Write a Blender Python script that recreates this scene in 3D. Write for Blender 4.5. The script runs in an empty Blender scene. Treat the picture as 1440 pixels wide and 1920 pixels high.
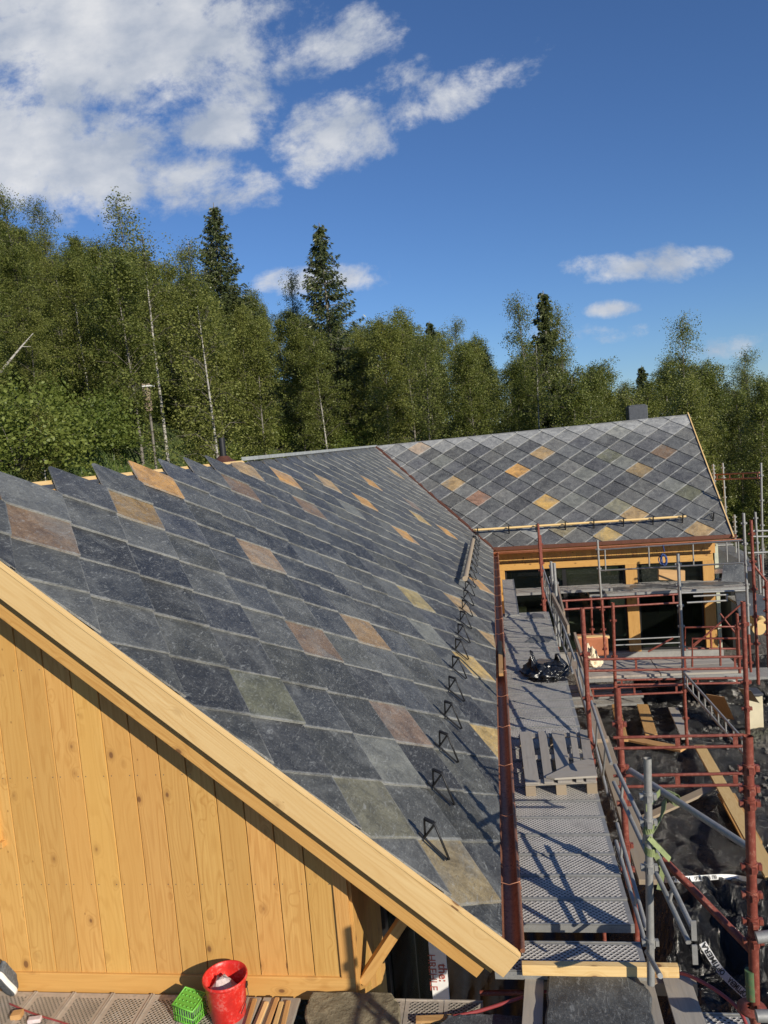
import bpy, math, random
import numpy as np
from mathutils import Vector, Matrix
random.seed(7); np.random.seed(7)
C = bpy.context.scene.collection
sc = bpy.context.scene
# ------------------------------------------------------------------ camera
EYE = Vector((0, 0, 6.6)); FPX = 1444.0
AX = np.array([[0.98712204, -0.07015462, -0.14376512], [0.13652081, -0.09897758, 0.98568023], [-0.08337954, -0.9926136, -0.08812539]])
cam = bpy.data.cameras.new('camera'); camo = bpy.data.objects.new('camera', cam); C.objects.link(camo)
R, Dn, Fw = AX[:, 0], AX[:, 1], AX[:, 2]
camo.matrix_world = Matrix([[R[i], -Dn[i], -Fw[i], EYE[i]] for i in range(3)] + [[0, 0, 0, 1]])
cam.sensor_fit = 'VERTICAL'; cam.sensor_height = 36; cam.lens = 36 * FPX / 1920; cam.clip_start = 0.05; cam.clip_end = 3000
sc.camera = camo
def ray(x, y):
    return Vector(AX @ np.array([x - 720.0, y - 960.0, FPX]))
def at(x, y, ax, v):
    d = ray(x, y); i = 'xyz'.index(ax); return EYE + d * ((v - EYE[i]) / d[i])
def onp(x, y, p, n):
    d = ray(x, y); return EYE + d * ((p - EYE).dot(n) / d.dot(n))
# ------------------------------------------------------------------ sun and sky
SUN = Vector((1.0, -1.0, 0.62)).normalized()
sl = bpy.data.lights.new('sun', 'SUN'); sl.energy = 5.0; sl.angle = math.radians(0.5); sl.color = (1.0, 0.92, 0.78)
so = bpy.data.objects.new('sun', sl); C.objects.link(so); so.rotation_euler = SUN.to_track_quat('Z', 'Y').to_euler()
sc.view_settings.view_transform = 'Standard'; sc.view_settings.look = 'None'; sc.view_settings.exposure = 0.14; sc.view_settings.gamma = 1
W = bpy.data.worlds.new('World'); sc.world = W; W.use_nodes = True
def build_world():
    nt = W.node_tree; N = nt.nodes; Lk = nt.links; bg = N['Background']
    sky = N.new('ShaderNodeTexSky'); sky.sky_type = 'NISHITA'; sky.sun_disc = False
    sky.sun_elevation = math.asin(SUN.z); sky.sun_rotation = math.atan2(SUN.x, SUN.y)
    sky.air_density = 1.0; sky.dust_density = 0.0; sky.ozone_density = 5.0
    tc = N.new('ShaderNodeTexCoord')
    sep = N.new('ShaderNodeSeparateXYZ'); Lk.new(tc.outputs['Generated'], sep.inputs[0])
    def M(op, a, b=None, clamp=False):
        m = N.new('ShaderNodeMath'); m.operation = op; m.use_clamp = clamp
        for i, v in enumerate((a, b)):
            if v is None: continue
            if isinstance(v, (int, float)): m.inputs[i].default_value = v
            else: Lk.new(v, m.inputs[i])
        return m.outputs[0]
    yy = M('MAXIMUM', sep.outputs[1], 0.05)
    px = M('DIVIDE', sep.outputs[0], yy); pz = M('DIVIDE', sep.outputs[2], yy)
    cb = N.new('ShaderNodeCombineXYZ'); Lk.new(px, cb.inputs[0]); Lk.new(pz, cb.inputs[1])
    P = cb.outputs[0]
    # clouds: centre, radii (photo pixels as angles), turn in degrees, weight
    blobs = [(170, 70, 470, 200, -3, 1.25), (90, 290, 380, 150, 8, 1.25), (340, 335, 220, 80, 12, 1.05), (590, 70, 200, 95, 5, 0.8), (400, 20, 160, 80, 0, 0.95),
             (400, 235, 170, 70, -5, 0.9), (640, 245, 170, 95, -15, 0.92), (720, 160, 110, 60, -10, 0.7), (815, 190, 190, 55, -18, 0.85), (950, 135, 110, 45, -8, 0.7),
             (1200, 497, 165, 46, -1, 1.2), (1150, 577, 62, 24, -3, 1.1), (600, 525, 170, 40, 0, 1.1), (690, 522, 52, 26, 0, 0.9), (1070, 625, 200, 26, -2, 0.55),
             (1400, 645, 150, 36, -6, 0.8), (1010, 75, 90, 40, 20, 0.45), (0, 180, 260, 160, 0, 0.9)]
    tot = None
    for (x, y, rx, ry, ang, w) in blobs:
        d = ray(x, y); c = (d.x / d.y, d.z / d.y)
        mp = N.new('ShaderNodeMapping'); mp.vector_type = 'TEXTURE'
        mp.inputs['Location'].default_value = (c[0], c[1], 0)
        mp.inputs['Rotation'].default_value = (0, 0, math.radians(-ang - 4.0))
        mp.inputs['Scale'].default_value = (rx / FPX, ry / FPX, 1)
        Lk.new(P, mp.inputs[0])
        g = N.new('ShaderNodeTexGradient'); g.gradient_type = 'SPHERICAL'; Lk.new(mp.outputs[0], g.inputs[0])
        v = M('MULTIPLY', M('POWER', g.outputs['Fac'], 0.5), w)
        tot = v if tot is None else M('MAXIMUM', tot, v)
    def noise(sx, sy, sc_, det, rough, dist=0.0):
        mp = N.new('ShaderNodeMapping'); mp.inputs['Scale'].default_value = (sx, sy, 1); Lk.new(P, mp.inputs[0])
        n = N.new('ShaderNodeTexNoise'); n.inputs['Scale'].default_value = sc_; n.inputs['Detail'].default_value = det
        n.inputs['Roughness'].default_value = rough; n.inputs['Distortion'].default_value = dist; Lk.new(mp.outputs[0], n.inputs['Vector']); return n.outputs['Fac']
    n1 = noise(1, 1.3, 6.0, 15, 0.66, 0.15); n2 = noise(1, 1.3, 2.7, 3, 0.5); n3 = noise(1, 1.6, 11, 6, 0.55)
    dens = M('ADD', M('MULTIPLY', tot, 1.1), M('MULTIPLY', M('SUBTRACT', n1, 0.5), 3.0))
    mr = N.new('ShaderNodeMapRange'); mr.interpolation_type = 'SMOOTHSTEP'; Lk.new(dens, mr.inputs[0])
    mr.inputs[1].default_value = 0.42; mr.inputs[2].default_value = 1.02
    gate = M('MULTIPLY', tot, 6.0, True)
    alpha = M('MULTIPLY', mr.outputs[0], gate)
    alpha = M('MULTIPLY', alpha, 0.93)
    # thin veil round the clouds
    # cloud body brightness
    cr = N.new('ShaderNodeMapRange'); Lk.new(M('ADD', M('MULTIPLY', n2, 0.6), M('MULTIPLY', n3, 0.7)), cr.inputs[0])
    cr.inputs[1].default_value = 0.5; cr.inputs[2].default_value = 0.78; cr.inputs[3].default_value = 0.0; cr.inputs[4].default_value = 1.0
    cm = N.new('ShaderNodeMix'); cm.data_type = 'RGBA'; Lk.new(cr.outputs[0], cm.inputs['Factor'])
    cm.inputs['A'].default_value = (3.7, 4.2, 5.1, 1); cm.inputs['B'].default_value = (6.9, 7.0, 7.2, 1)
    tint = N.new('ShaderNodeMix'); tint.data_type = 'RGBA'; tint.blend_type = 'MULTIPLY'; tint.inputs['Factor'].default_value = 1
    Lk.new(sky.outputs[0], tint.inputs['A']); tint.inputs['B'].default_value = (0.665, 0.775, 0.96, 1)
    mx = N.new('ShaderNodeMix'); mx.data_type = 'RGBA'; Lk.new(alpha, mx.inputs['Factor']); Lk.new(tint.outputs['Result'], mx.inputs['A']); Lk.new(cm.outputs['Result'], mx.inputs['B'])
    Lk.new(mx.outputs['Result'], bg.inputs[0]); bg.inputs[1].default_value = 0.1
build_world()

# ------------------------------------------------------------------ materials
def newmat(name):
    m = bpy.data.materials.new(name); m.use_nodes = True; return m, m.node_tree.nodes, m.node_tree.links, m.node_tree.nodes['Principled BSDF']
class NT:
    def __init__(s, nt): s.nt = nt; s.N = nt.nodes; s.L = nt.links
    def set(s, inp, v):
        if v is None: return
        if isinstance(v, bpy.types.NodeSocket): s.L.new(v, inp)
        else:
            if isinstance(v, tuple) and len(v) == 3 and inp.type == 'RGBA': v = v + (1,)
            inp.default_value = v
    def m(s, op, a, b=None, c=None, clamp=False):
        n = s.N.new('ShaderNodeMath'); n.operation = op; n.use_clamp = clamp
        for i, v in enumerate((a, b, c)): 
            if v is not None: s.set(n.inputs[i], v)
        return n.outputs[0]
    def vm(s, op, a, b=None):
        n = s.N.new('ShaderNodeVectorMath'); n.operation = op; s.set(n.inputs[0], a)
        if b is not None: s.set(n.inputs[1], b)
        return n.outputs['Value'] if op in ('LENGTH', 'DISTANCE', 'DOT_PRODUCT') else n.outputs[0]
    def noise(s, vec, scale, det=4, rough=0.55, dist=0.0):
        n = s.N.new('ShaderNodeTexNoise'); s.set(n.inputs['Vector'], vec); n.inputs['Scale'].default_value = scale
        n.inputs['Detail'].default_value = det; n.inputs['Roughness'].default_value = rough; n.inputs['Distortion'].default_value = dist; return n.outputs['Fac']
    def vor(s, vec, scale, feat='F1', rnd=1.0):
        n = s.N.new('ShaderNodeTexVoronoi'); n.feature = feat; s.set(n.inputs['Vector'], vec); n.inputs['Scale'].default_value = scale; n.inputs['Randomness'].default_value = rnd; return n
    def map(s, v, a, b, c=0.0, d=1.0, smooth=False):
        n = s.N.new('ShaderNodeMapRange'); s.set(n.inputs[0], v)
        if smooth: n.interpolation_type = 'SMOOTHSTEP'
        for i, q in enumerate((a, b, c, d)): s.set(n.inputs[i + 1], q)
        return n.outputs[0]
    def mix(s, f, a, b, bt='MIX'):
        n = s.N.new('ShaderNodeMix'); n.data_type = 'RGBA'; n.blend_type = bt; s.set(n.inputs['Factor'], f); s.set(n.inputs['A'], a); s.set(n.inputs['B'], b); return n.outputs['Result']
    def mapping(s, vec, scale=(1, 1, 1), rot=(0, 0, 0), loc=(0, 0, 0)):
        n = s.N.new('ShaderNodeMapping'); s.set(n.inputs[0], vec); n.inputs['Scale'].default_value = scale; n.inputs['Rotation'].default_value = rot; n.inputs['Location'].default_value = loc; return n.outputs[0]
    def bump(s, h, strength=0.3, dist=0.01, normal=None):
        n = s.N.new('ShaderNodeBump'); s.set(n.inputs['Height'], h); n.inputs['Strength'].default_value = strength; n.inputs['Distance'].default_value = dist
        if normal: s.L.new(normal, n.inputs['Normal'])
        return n.outputs[0]
    def uv(s): return s.N.new('ShaderNodeUVMap').outputs[0]
    def obj(s): return s.N.new('ShaderNodeTexCoord').outputs['Object']
    def attr(s, name='Col'):
        n = s.N.new('ShaderNodeAttribute'); n.attribute_name = name; return n
def wood(name, base, dark, knot=(0.16, 0.07, 0.025), knots=0.85, rough=0.62, weather=0.0, grey=(0.2, 0.19, 0.18)):
    m, _, _, b = newmat(name); t = NT(m.node_tree); uv = t.uv()
    rnd = t.attr('Col').outputs['Color']
    kn = t.vor(t.mapping(uv, (3.6, 5.6, 1)), 1.0, rnd=1.0)
    kd = kn.outputs['Distance']
    # grain bends round the knots
    g1 = t.noise(t.mapping(uv, (0.7, 34, 1)), 1.6, 5, 0.6, 0.4)
    warp = t.m('ADD', t.m('MULTIPLY', t.noise(t.mapping(uv, (0.55, 4.4, 1)), 1.0, 2, 0.5), 15.0), t.m('MULTIPLY', t.map(kd, 0.0, 0.35, 1.0, 0.0, True), 2.2))
    ring = t.m('SINE', t.m('MULTIPLY', warp, 6.5)); ring = t.map(ring, 0.1, 1.0, 0, 1)
    fine = t.noise(t.mapping(uv, (4, 260, 1)), 1.0, 3, 0.6)
    f = t.m('ADD', t.m('MULTIPLY', t.map(g1, 0.35, 0.7), 0.6), t.m('MULTIPLY', ring, 0.42), None, True)
    col = t.mix(f, base, dark)
    col = t.mix(t.map(fine, 0.4, 0.75, 0, 0.3), col, dark)
    big = t.noise(t.mapping(uv, (0.6, 2.0, 1)), 1.3, 3, 0.5)
    col = t.mix(t.map(big, 0.3, 0.65, 0.0, 0.75), col, tuple(x * q for x, q in zip(base, (0.86, 0.78, 0.66))))
    pres = t.map(t.vm('DOT_PRODUCT', kn.outputs['Color'], (1, 0, 0)), 1 - knots, 1 - knots + 0.02)
    kr = t.m('MULTIPLY', t.vm('DOT_PRODUCT', kn.outputs['Color'], (0, 1, 0)), 0.055)
    kr = t.m('ADD', kr, 0.055)
    km = t.m('MULTIPLY', t.m('SUBTRACT', 1.0, t.map(t.m('SUBTRACT', kd, kr), -0.02, 0.02)), pres)
    halo = t.m('MULTIPLY', t.map(t.m('SUBTRACT', kd, kr), 0.0, 0.16, 0.45, 0.0, True), pres)
    col = t.mix(halo, col, tuple(a * 0.6 + b_ * 0.4 for a, b_ in zip(dark, knot)))
    col = t.mix(t.m('MULTIPLY', km, 0.85), col, knot)
    k2 = t.vor(t.mapping(uv, (6.0, 9.0, 1), (0, 0, 0), (3.3, 1.7, 0)), 1.0, rnd=1.0)
    km2 = t.m('MULTIPLY', t.map(k2.outputs['Distance'], 0.035, 0.075, 1, 0), t.map(t.vm('DOT_PRODUCT', k2.outputs['Color'], (0, 0, 1)), 0.62, 0.64))
    col = t.mix(t.m('MULTIPLY', km2, 0.7), col, tuple(a * 0.4 + b_ * 0.6 for a, b_ in zip(dark, knot)))
    if weather > 0:
        col = t.mix(t.map(t.noise(t.mapping(uv, (1.2, 9, 1)), 2.0, 4), 0.3, 0.7, weather * 0.6, weather), col, grey)
    v = t.map(t.vm('DOT_PRODUCT', rnd, (1, 0, 0)), 0, 1, 0.86, 1.08)
    hs = t.N.new('ShaderNodeHueSaturation'); t.set(hs.inputs['Value'], v); t.set(hs.inputs['Color'], col)
    t.set(hs.inputs['Hue'], t.map(t.vm('DOT_PRODUCT', rnd, (0, 1, 0)), 0, 1, 0.494, 0.504))
    t.set(b.inputs['Base Color'], hs.outputs[0]); b.inputs['Roughness'].default_value = rough
    t.set(b.inputs['Normal'], t.bump(t.m('ADD', g1, t.m('MULTIPLY', fine, 0.4)), 0.25, 0.003))
    return m
def slate(name, lift=1.0, dust=0.35, edge_ch=1, band_w=0.044):
    m, _, _, b = newmat(name); t = NT(m.node_tree); uv = t.uv(); a = t.attr('Col'); col0 = a.outputs['Color']
    ob = t.obj()
    off = t.vm('ADD', ob, t.vm('MULTIPLY', col0, (60.0, 90.0, 70.0)))
    n1 = t.noise(off, 5, 9, 0.72, 0.6); n2 = t.noise(t.mapping(off, (1, 1, 1), (0, 0, 0.6)), 2.1, 6, 0.65, 0.8)
    st = t.noise(t.mapping(off, (30, 8, 22), (0.2, 0.3, 0.5)), 1.0, 7, 0.78, 1.2)
    sp = t.noise(off, 46, 7, 0.8, 0.6)
    col = t.mix(t.map(n1, 0.32, 0.68), t.mix(1.0, col0, (0.55, 0.55, 0.57), 'MULTIPLY'), t.mix(1.0, col0, (1.5, 1.48, 1.42), 'MULTIPLY'))
    grey = tuple(x * lift for x in (0.19, 0.195, 0.185))
    col = t.mix(t.m('MULTIPLY', t.map(n2, 0.45, 0.72, 0, 1, True), dust), col, grey)
    col = t.mix(t.map(sp, 0.36, 0.48, 0.55, 0.0), col, t.mix(1.0, col0, (0.3, 0.3, 0.32), 'MULTIPLY'))
    col = t.mix(t.map(st, 0.555, 0.64, 0, 0.52), col, (0.33, 0.34, 0.33))
    col = t.mix(t.map(sp, 0.57, 0.66, 0, 0.55), col, (0.42, 0.43, 0.42))
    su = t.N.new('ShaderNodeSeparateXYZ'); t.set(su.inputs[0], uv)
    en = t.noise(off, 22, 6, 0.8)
    for ch, wd, am in ((edge_ch, band_w, 0.9), (1 - edge_ch, 0.02, 0.55)):  # pale chipped lower edges, painted stronger on the side facing the sun
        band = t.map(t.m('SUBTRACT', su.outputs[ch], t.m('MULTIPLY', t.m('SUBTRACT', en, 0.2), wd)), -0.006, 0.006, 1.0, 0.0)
        col = t.mix(t.m('MULTIPLY', band, t.m('MULTIPLY', t.map(sp, 0.3, 0.62, 0.35 * am, am), t.map(n2, 0.38, 0.6, 0.35, 1.0))), col, (0.36, 0.36, 0.335) if edge_ch else ((0.5, 0.5, 0.48) if ch == 0 else (0.02, 0.02, 0.02)))  # wing: shadow line under the lower-left slate edges painted as a dark band
    t.set(b.inputs['Base Color'], col); t.set(b.inputs['Roughness'], t.map(n1, 0.3, 0.7, 0.38, 0.6))
    b.inputs['Specular IOR Level'].default_value = 0.5
    h = t.m('ADD', n1, t.m('ADD', t.m('MULTIPLY', st, 0.8), t.m('MULTIPLY', sp, 0.5)))
    t.set(b.inputs['Normal'], t.bump(h, 0.8, 0.012))
    return m
def metal(name, base, rough=0.45, met=0.85, spots=None, spot_amt=0.3, scale=14, bump=0.1, dirt=None):
    m, _, _, b = newmat(name); t = NT(m.node_tree); ob = t.obj()
    n = t.noise(ob, scale, 6, 0.65); n2 = t.noise(ob, scale * 5, 4, 0.7)
    col = t.mix(t.map(n, 0.3, 0.7), tuple(x * 0.75 for x in base), tuple(min(1, x * 1.2) for x in base))
    if spots: col = t.mix(t.m('MULTIPLY', t.map(t.m('ADD', t.m('MULTIPLY', n, 0.5), t.m('MULTIPLY', n2, 0.5)), 0.52, 0.6), spot_amt), col, spots)
    t.set(b.inputs['Base Color'], col); b.inputs['Metallic'].default_value = met; t.set(b.inputs['Roughness'], t.map(n2, 0.3, 0.7, rough - 0.08, rough + 0.14))
    t.set(b.inputs['Normal'], t.bump(n2, bump, 0.004)); return m
def plain(name, base, rough=0.6, spec=0.5, var=0.2, scale=8, bump=0.1, bd=0.01, coat=0):
    m, _, _, b = newmat(name); t = NT(m.node_tree); ob = t.obj(); n = t.noise(ob, scale, 6, 0.65)
    t.set(b.inputs['Base Color'], t.mix(t.map(n, 0.3, 0.7), tuple(x * (1 - var) for x in base), tuple(min(1, x * (1 + var)) for x in base)))
    b.inputs['Roughness'].default_value = rough; b.inputs['Specular IOR Level'].default_value = spec
    if coat: b.inputs['Coat Weight'].default_value = coat; b.inputs['Coat Roughness'].default_value = 0.15
    t.set(b.inputs['Normal'], t.bump(n, bump, bd)); return m
def perforated(name, base, pitch=0.042, met=0.7):
    m, _, _, b = newmat(name); t = NT(m.node_tree); uv = t.uv()
    p = t.vm('MULTIPLY', uv, (1 / pitch, 1 / (pitch * 0.9), 1))
    def grid(off):
        q = t.vm('SUBTRACT', t.vm('FRACTION', t.vm('ADD', p, (off, off, 0))), (0.5, 0.5, 0))
        return t.vm('LENGTH', t.vm('MULTIPLY', q, (1, 1.25, 0)))
    d = t.m('MINIMUM', grid(0.0), grid(0.5))
    hole = t.map(d, 0.2, 0.25, 1, 0); rim = t.m('MULTIPLY', t.map(d, 0.23, 0.27), t.map(d, 0.30, 0.38, 1, 0))
    n = t.noise(t.obj(), 6, 6, 0.7); n2 = t.noise(t.obj(), 60, 3, 0.7)
    col = t.mix(t.map(n, 0.35, 0.7), tuple(x * 0.62 for x in base), base)
    col = t.mix(t.m('MULTIPLY', t.map(t.m('ADD', n, t.m('MULTIPLY', n2, 0.6)), 0.86, 0.95), 0.6), col, (0.5, 0.47, 0.42))
    col = t.mix(hole, col, (0.012, 0.012, 0.013))
    t.set(b.inputs['Base Color'], col); t.set(b.inputs['Metallic'], t.m('MULTIPLY', t.m('SUBTRACT', 1.0, hole), met)); b.inputs['Roughness'].default_value = 0.42
    t.set(b.inputs['Normal'], t.bump(t.m('SUBTRACT', rim, hole), 0.9, 0.006)); return m
def leafmat(name, c1, c2, trans=0.3):
    m, N, L, b = newmat(name); t = NT(m.node_tree)
    g = N.new('ShaderNodeNewGeometry'); oi = N.new('ShaderNodeObjectInfo')
    f = t.m('ADD', t.m('MULTIPLY', g.outputs['Random Per Island'], 0.6), t.m('MULTIPLY', oi.outputs['Random'], 0.4))
    col = t.mix(f, c1, c2)
    t.set(b.inputs['Base Color'], col); b.inputs['Roughness'].default_value = 0.42; b.inputs['Specular IOR Level'].default_value = 0.5
    tr = N.new('ShaderNodeBsdfTranslucent'); t.set(tr.inputs[0], t.mix(1.0, col, (1.25, 1.5, 0.5), 'MULTIPLY'))
    mx = N.new('ShaderNodeMixShader'); mx.inputs[0].default_value = trans
    L.new(b.outputs[0], mx.inputs[1]); L.new(tr.outputs[0], mx.inputs[2]); L.new(mx.outputs[0], N['Material Output'].inputs[0]); return m
def bark(name, c1, c2, sc_=(3, 3, 14)):
    m, _, _, b = newmat(name); t = NT(m.node_tree); n = t.noise(t.mapping(t.obj(), sc_), 1.0, 4, 0.7)
    t.set(b.inputs['Base Color'], t.mix(t.map(n, 0.52, 0.6), c1, c2)); b.inputs['Roughness'].default_value = 0.8; return m
def ground_mat():
    m, _, _, b = newmat('ground'); t = NT(m.node_tree); ob = t.obj()
    sp = t.N.new('ShaderNodeSeparateXYZ'); t.set(sp.inputs[0], ob)
    n = t.noise(ob, 0.6, 6, 0.6); n2 = t.noise(ob, 9, 6, 0.7)
    grass = t.mix(t.map(t.noise(ob, 2.5, 6, 0.7), 0.35, 0.65), (0.03, 0.055, 0.012), (0.10, 0.13, 0.03))
    v = t.vor(ob, 16); grav = t.mix(t.vm('DOT_PRODUCT', v.outputs['Color'], (0.5, 0.5, 0)), (0.06, 0.052, 0.043), (0.24, 0.22, 0.19))
    grav = t.mix(t.map(n2, 0.3, 0.7), grav, (0.07, 0.06, 0.05))
    zf = t.map(t.m('ADD', sp.outputs[2], t.m('MULTIPLY', t.m('SUBTRACT', n, 0.5), 1.5)), 0.2, 0.9)
    t.set(b.inputs['Base Color'], t.mix(zf, grav, grass)); b.inputs['Roughness'].default_value = 0.95
    t.set(b.inputs['Normal'], t.bump(t.m('ADD', v.outputs['Distance'], n2), 0.7, 0.05)); return m
def glass_mat():
    m, _, _, b = newmat('window_glass'); b.inputs['Base Color'].default_value = (0.008, 0.010, 0.009, 1); b.inputs['Roughness'].default_value = 0.03
    b.inputs['Specular IOR Level'].default_value = 0.9
    N, L = m.node_tree.nodes, m.node_tree.links; tr = N.new('ShaderNodeBsdfTransparent'); tr.inputs[0].default_value = (.62, .68, .64, 1); mx = N.new('ShaderNodeMixShader'); mx.inputs[0].default_value = .62
    L.new(b.outputs[0], mx.inputs[1]); L.new(tr.outputs[0], mx.inputs[2]); L.new(mx.outputs[0], N['Material Output'].inputs[0]); return m
def sheet_mat():
    m, _, _, b = newmat('black_plastic'); t = NT(m.node_tree); ob = t.obj()
    n = t.noise(t.mapping(ob, (1, 1, 1), (0, 0, 0.5)), 4.0, 8, 0.62, 1.6); n2 = t.noise(t.mapping(ob, (2.2, 7, 3), (0, 0, 0.35)), 2.4, 6, 0.6, 1.2)
    t.set(b.inputs['Base Color'], t.mix(t.map(t.noise(ob, 2.0, 7, 0.7), 0.45, 0.75), (0.010, 0.010, 0.011), (0.035, 0.034, 0.033)))
    t.set(b.inputs['Roughness'], t.map(n, 0.3, 0.7, 0.13, 0.3)); b.inputs['Specular IOR Level'].default_value = 0.95
    t.set(b.inputs['Normal'], t.bump(t.m('ADD', t.m('MULTIPLY', t.m('ADD', n, n2), 0.6), t.m('MULTIPLY', t.m('ABSOLUTE', t.m('SUBTRACT', t.noise(t.mapping(ob, (3.5, 11, 6), (0, 0, 0.4)), 2.2, 7, 0.62, 1.5), 0.5)), -2.2)), 1.0, 0.07)); return m
M = {}
M['wall'] = wood('pine_cladding', (0.66, 0.395, 0.125), (0.44, 0.215, 0.05))
M['fresh'] = wood('fresh_timber', (0.78, 0.57, 0.28), (0.60, 0.37, 0.14))
M['tan'] = wood('tan_timber', (0.56, 0.34, 0.14), (0.40, 0.22, 0.08))
M['plank'] = wood('dirty_plank', (0.42, 0.32, 0.2), (0.28, 0.2, 0.12), weather=0.5, grey=(0.26, 0.23, 0.2))
M['oldwood'] = wood('weathered_wood', (0.42, 0.37, 0.30), (0.13, 0.11, 0.09), weather=0.7, grey=(0.34, 0.32, 0.29))
M['slate'] = slate('slate_main', 1.1, 0.5)
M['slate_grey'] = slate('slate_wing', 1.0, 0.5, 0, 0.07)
M['copper'] = metal('copper', (0.40, 0.18, 0.105), 0.42, 0.6, (0.13, 0.06, 0.045), 0.6, 7)
M['copper_dark'] = metal('copper_dark', (0.20, 0.085, 0.055), 0.5, 0.6, (0.07, 0.03, 0.02), 0.5, 6)
M['galv'] = metal('galvanised', (0.36, 0.355, 0.335), 0.48, 0.45, (0.2, 0.2, 0.19), 0.5, 18)
M['red'] = metal('red_painted_steel', (0.20, 0.045, 0.028), 0.5, 0.05, (0.34, 0.17, 0.12), 0.6, 26, 0.25)
M['green_paint'] = metal('green_painted_steel', (0.09, 0.16, 0.07), 0.5, 0.05, (0.2, 0.06, 0.03), 0.6, 18)
M['black'] = metal('black_steel', (0.016, 0.016, 0.017), 0.45, 0.1)
M['darkgrey'] = metal('dark_grey_metal', (0.085, 0.09, 0.1), 0.45, 0.3)
M['perf'] = perforated('perforated_steel', (0.80, 0.75, 0.68), 0.042, 0.1)
M['perf_fine'] = perforated('perforated_steel_worn', (0.68, 0.64, 0.58), 0.04, 0.05)
M['perf_warm'] = perforated('perforated_plank_dusty', (0.60, 0.53, 0.44), 0.035, 0.15)
M['steeldust'] = metal('dusty_steel', (0.50, 0.44, 0.37), 0.6, 0.3, (0.25, 0.22, 0.18), 0.5, 8)
M['ground'] = ground_mat(); M['glass'] = glass_mat(); M['sheet'] = sheet_mat()
M['frame'] = plain('black_frame', (0.02, 0.02, 0.021), 0.4)
M['palefloor'] = plain('pale_floor', (0.5, 0.52, 0.40), 0.6, 0.4, 0.2, 3)
M['dark'] = plain('dark_interior', (0.01, 0.01, 0.01), 0.9)
M['bucket'] = metal('red_plastic', (0.60, 0.025, 0.018), 0.36, 0.0, (0.62, 0.30, 0.25), 0.35, 11, 0.05)
M['mortar'] = plain('pale_mortar', (0.6, 0.5, 0.48), 0.8, 0.3, 0.3, 20, 0.5)
M['green'] = plain('green_plastic', (0.14, 0.42, 0.05), 0.4, 0.5, 0.2, 10)
M['white'] = plain('white_plastic', (0.78, 0.77, 0.74), 0.5, 0.5, 0.1, 6)
M['cream'] = plain('cream_board', (0.62, 0.55, 0.38), 0.7, 0.4, 0.12, 4)
M['sack'] = plain('cream_sack', (0.7, 0.58, 0.40), 0.8, 0.3, 0.15, 12, 0.5, 0.02)
M['terracotta'] = plain('terracotta_plastic', (0.42, 0.15, 0.07), 0.6, 0.4, 0.2, 6)
M['strap'] = plain('green_strap', (0.21, 0.25, 0.11), 0.75, 0.3, 0.25, 30, 0.4, 0.003)
M['hose'] = plain('red_hose', (0.30, 0.05, 0.05), 0.5, 0.5, 0.2, 10)
M['blue'] = plain('blue_cable', (0.02, 0.05, 0.18), 0.4, 0.5, 0.2, 10)
M['redtext'] = plain('red_ink', (0.42, 0.10, 0.07), 0.6)
M['blacktext'] = plain('black_ink', (0.02, 0.02, 0.02), 0.6)
M['shoe'] = plain('shoe_cloth', (0.11, 0.115, 0.12), 0.8, 0.3, 0.5, 60, 0.5, 0.004)
M['stone'] = plain('pale_rough_stone', (0.20, 0.17, 0.11), 0.85, 0.3, 0.45, 14, 1.0, 0.02)
M['concrete'] = plain('concrete', (0.33, 0.32, 0.30), 0.85, 0.3, 0.15, 6, 0.3)
M['birch'] = leafmat('birch_leaves', (0.06, 0.086, 0.018), (0.25, 0.255, 0.07), 0.26)
M['bush'] = leafmat('bush_leaves', (0.085, 0.12, 0.022), (0.22, 0.25, 0.06), 0.28)
M['brownbush'] = leafmat('brown_bush_leaves', (0.11, 0.105, 0.03), (0.2, 0.15, 0.05), 0.25)
M['spruce'] = leafmat('spruce_needles', (0.035, 0.055, 0.02), (0.11, 0.125, 0.04), 0.12)
M['birchbark'] = bark('birch_bark', (0.36, 0.34, 0.30), (0.11, 0.10, 0.08))
M['twig'] = bark('twig_bark', (0.11, 0.095, 0.075), (0.06, 0.05, 0.04))
M['greybark'] = bark('grey_bark', (0.17, 0.155, 0.13), (0.07, 0.06, 0.05))
M['grass'] = leafmat('grass_blades', (0.06, 0.11, 0.02), (0.13, 0.19, 0.04), 0.3)

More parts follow.
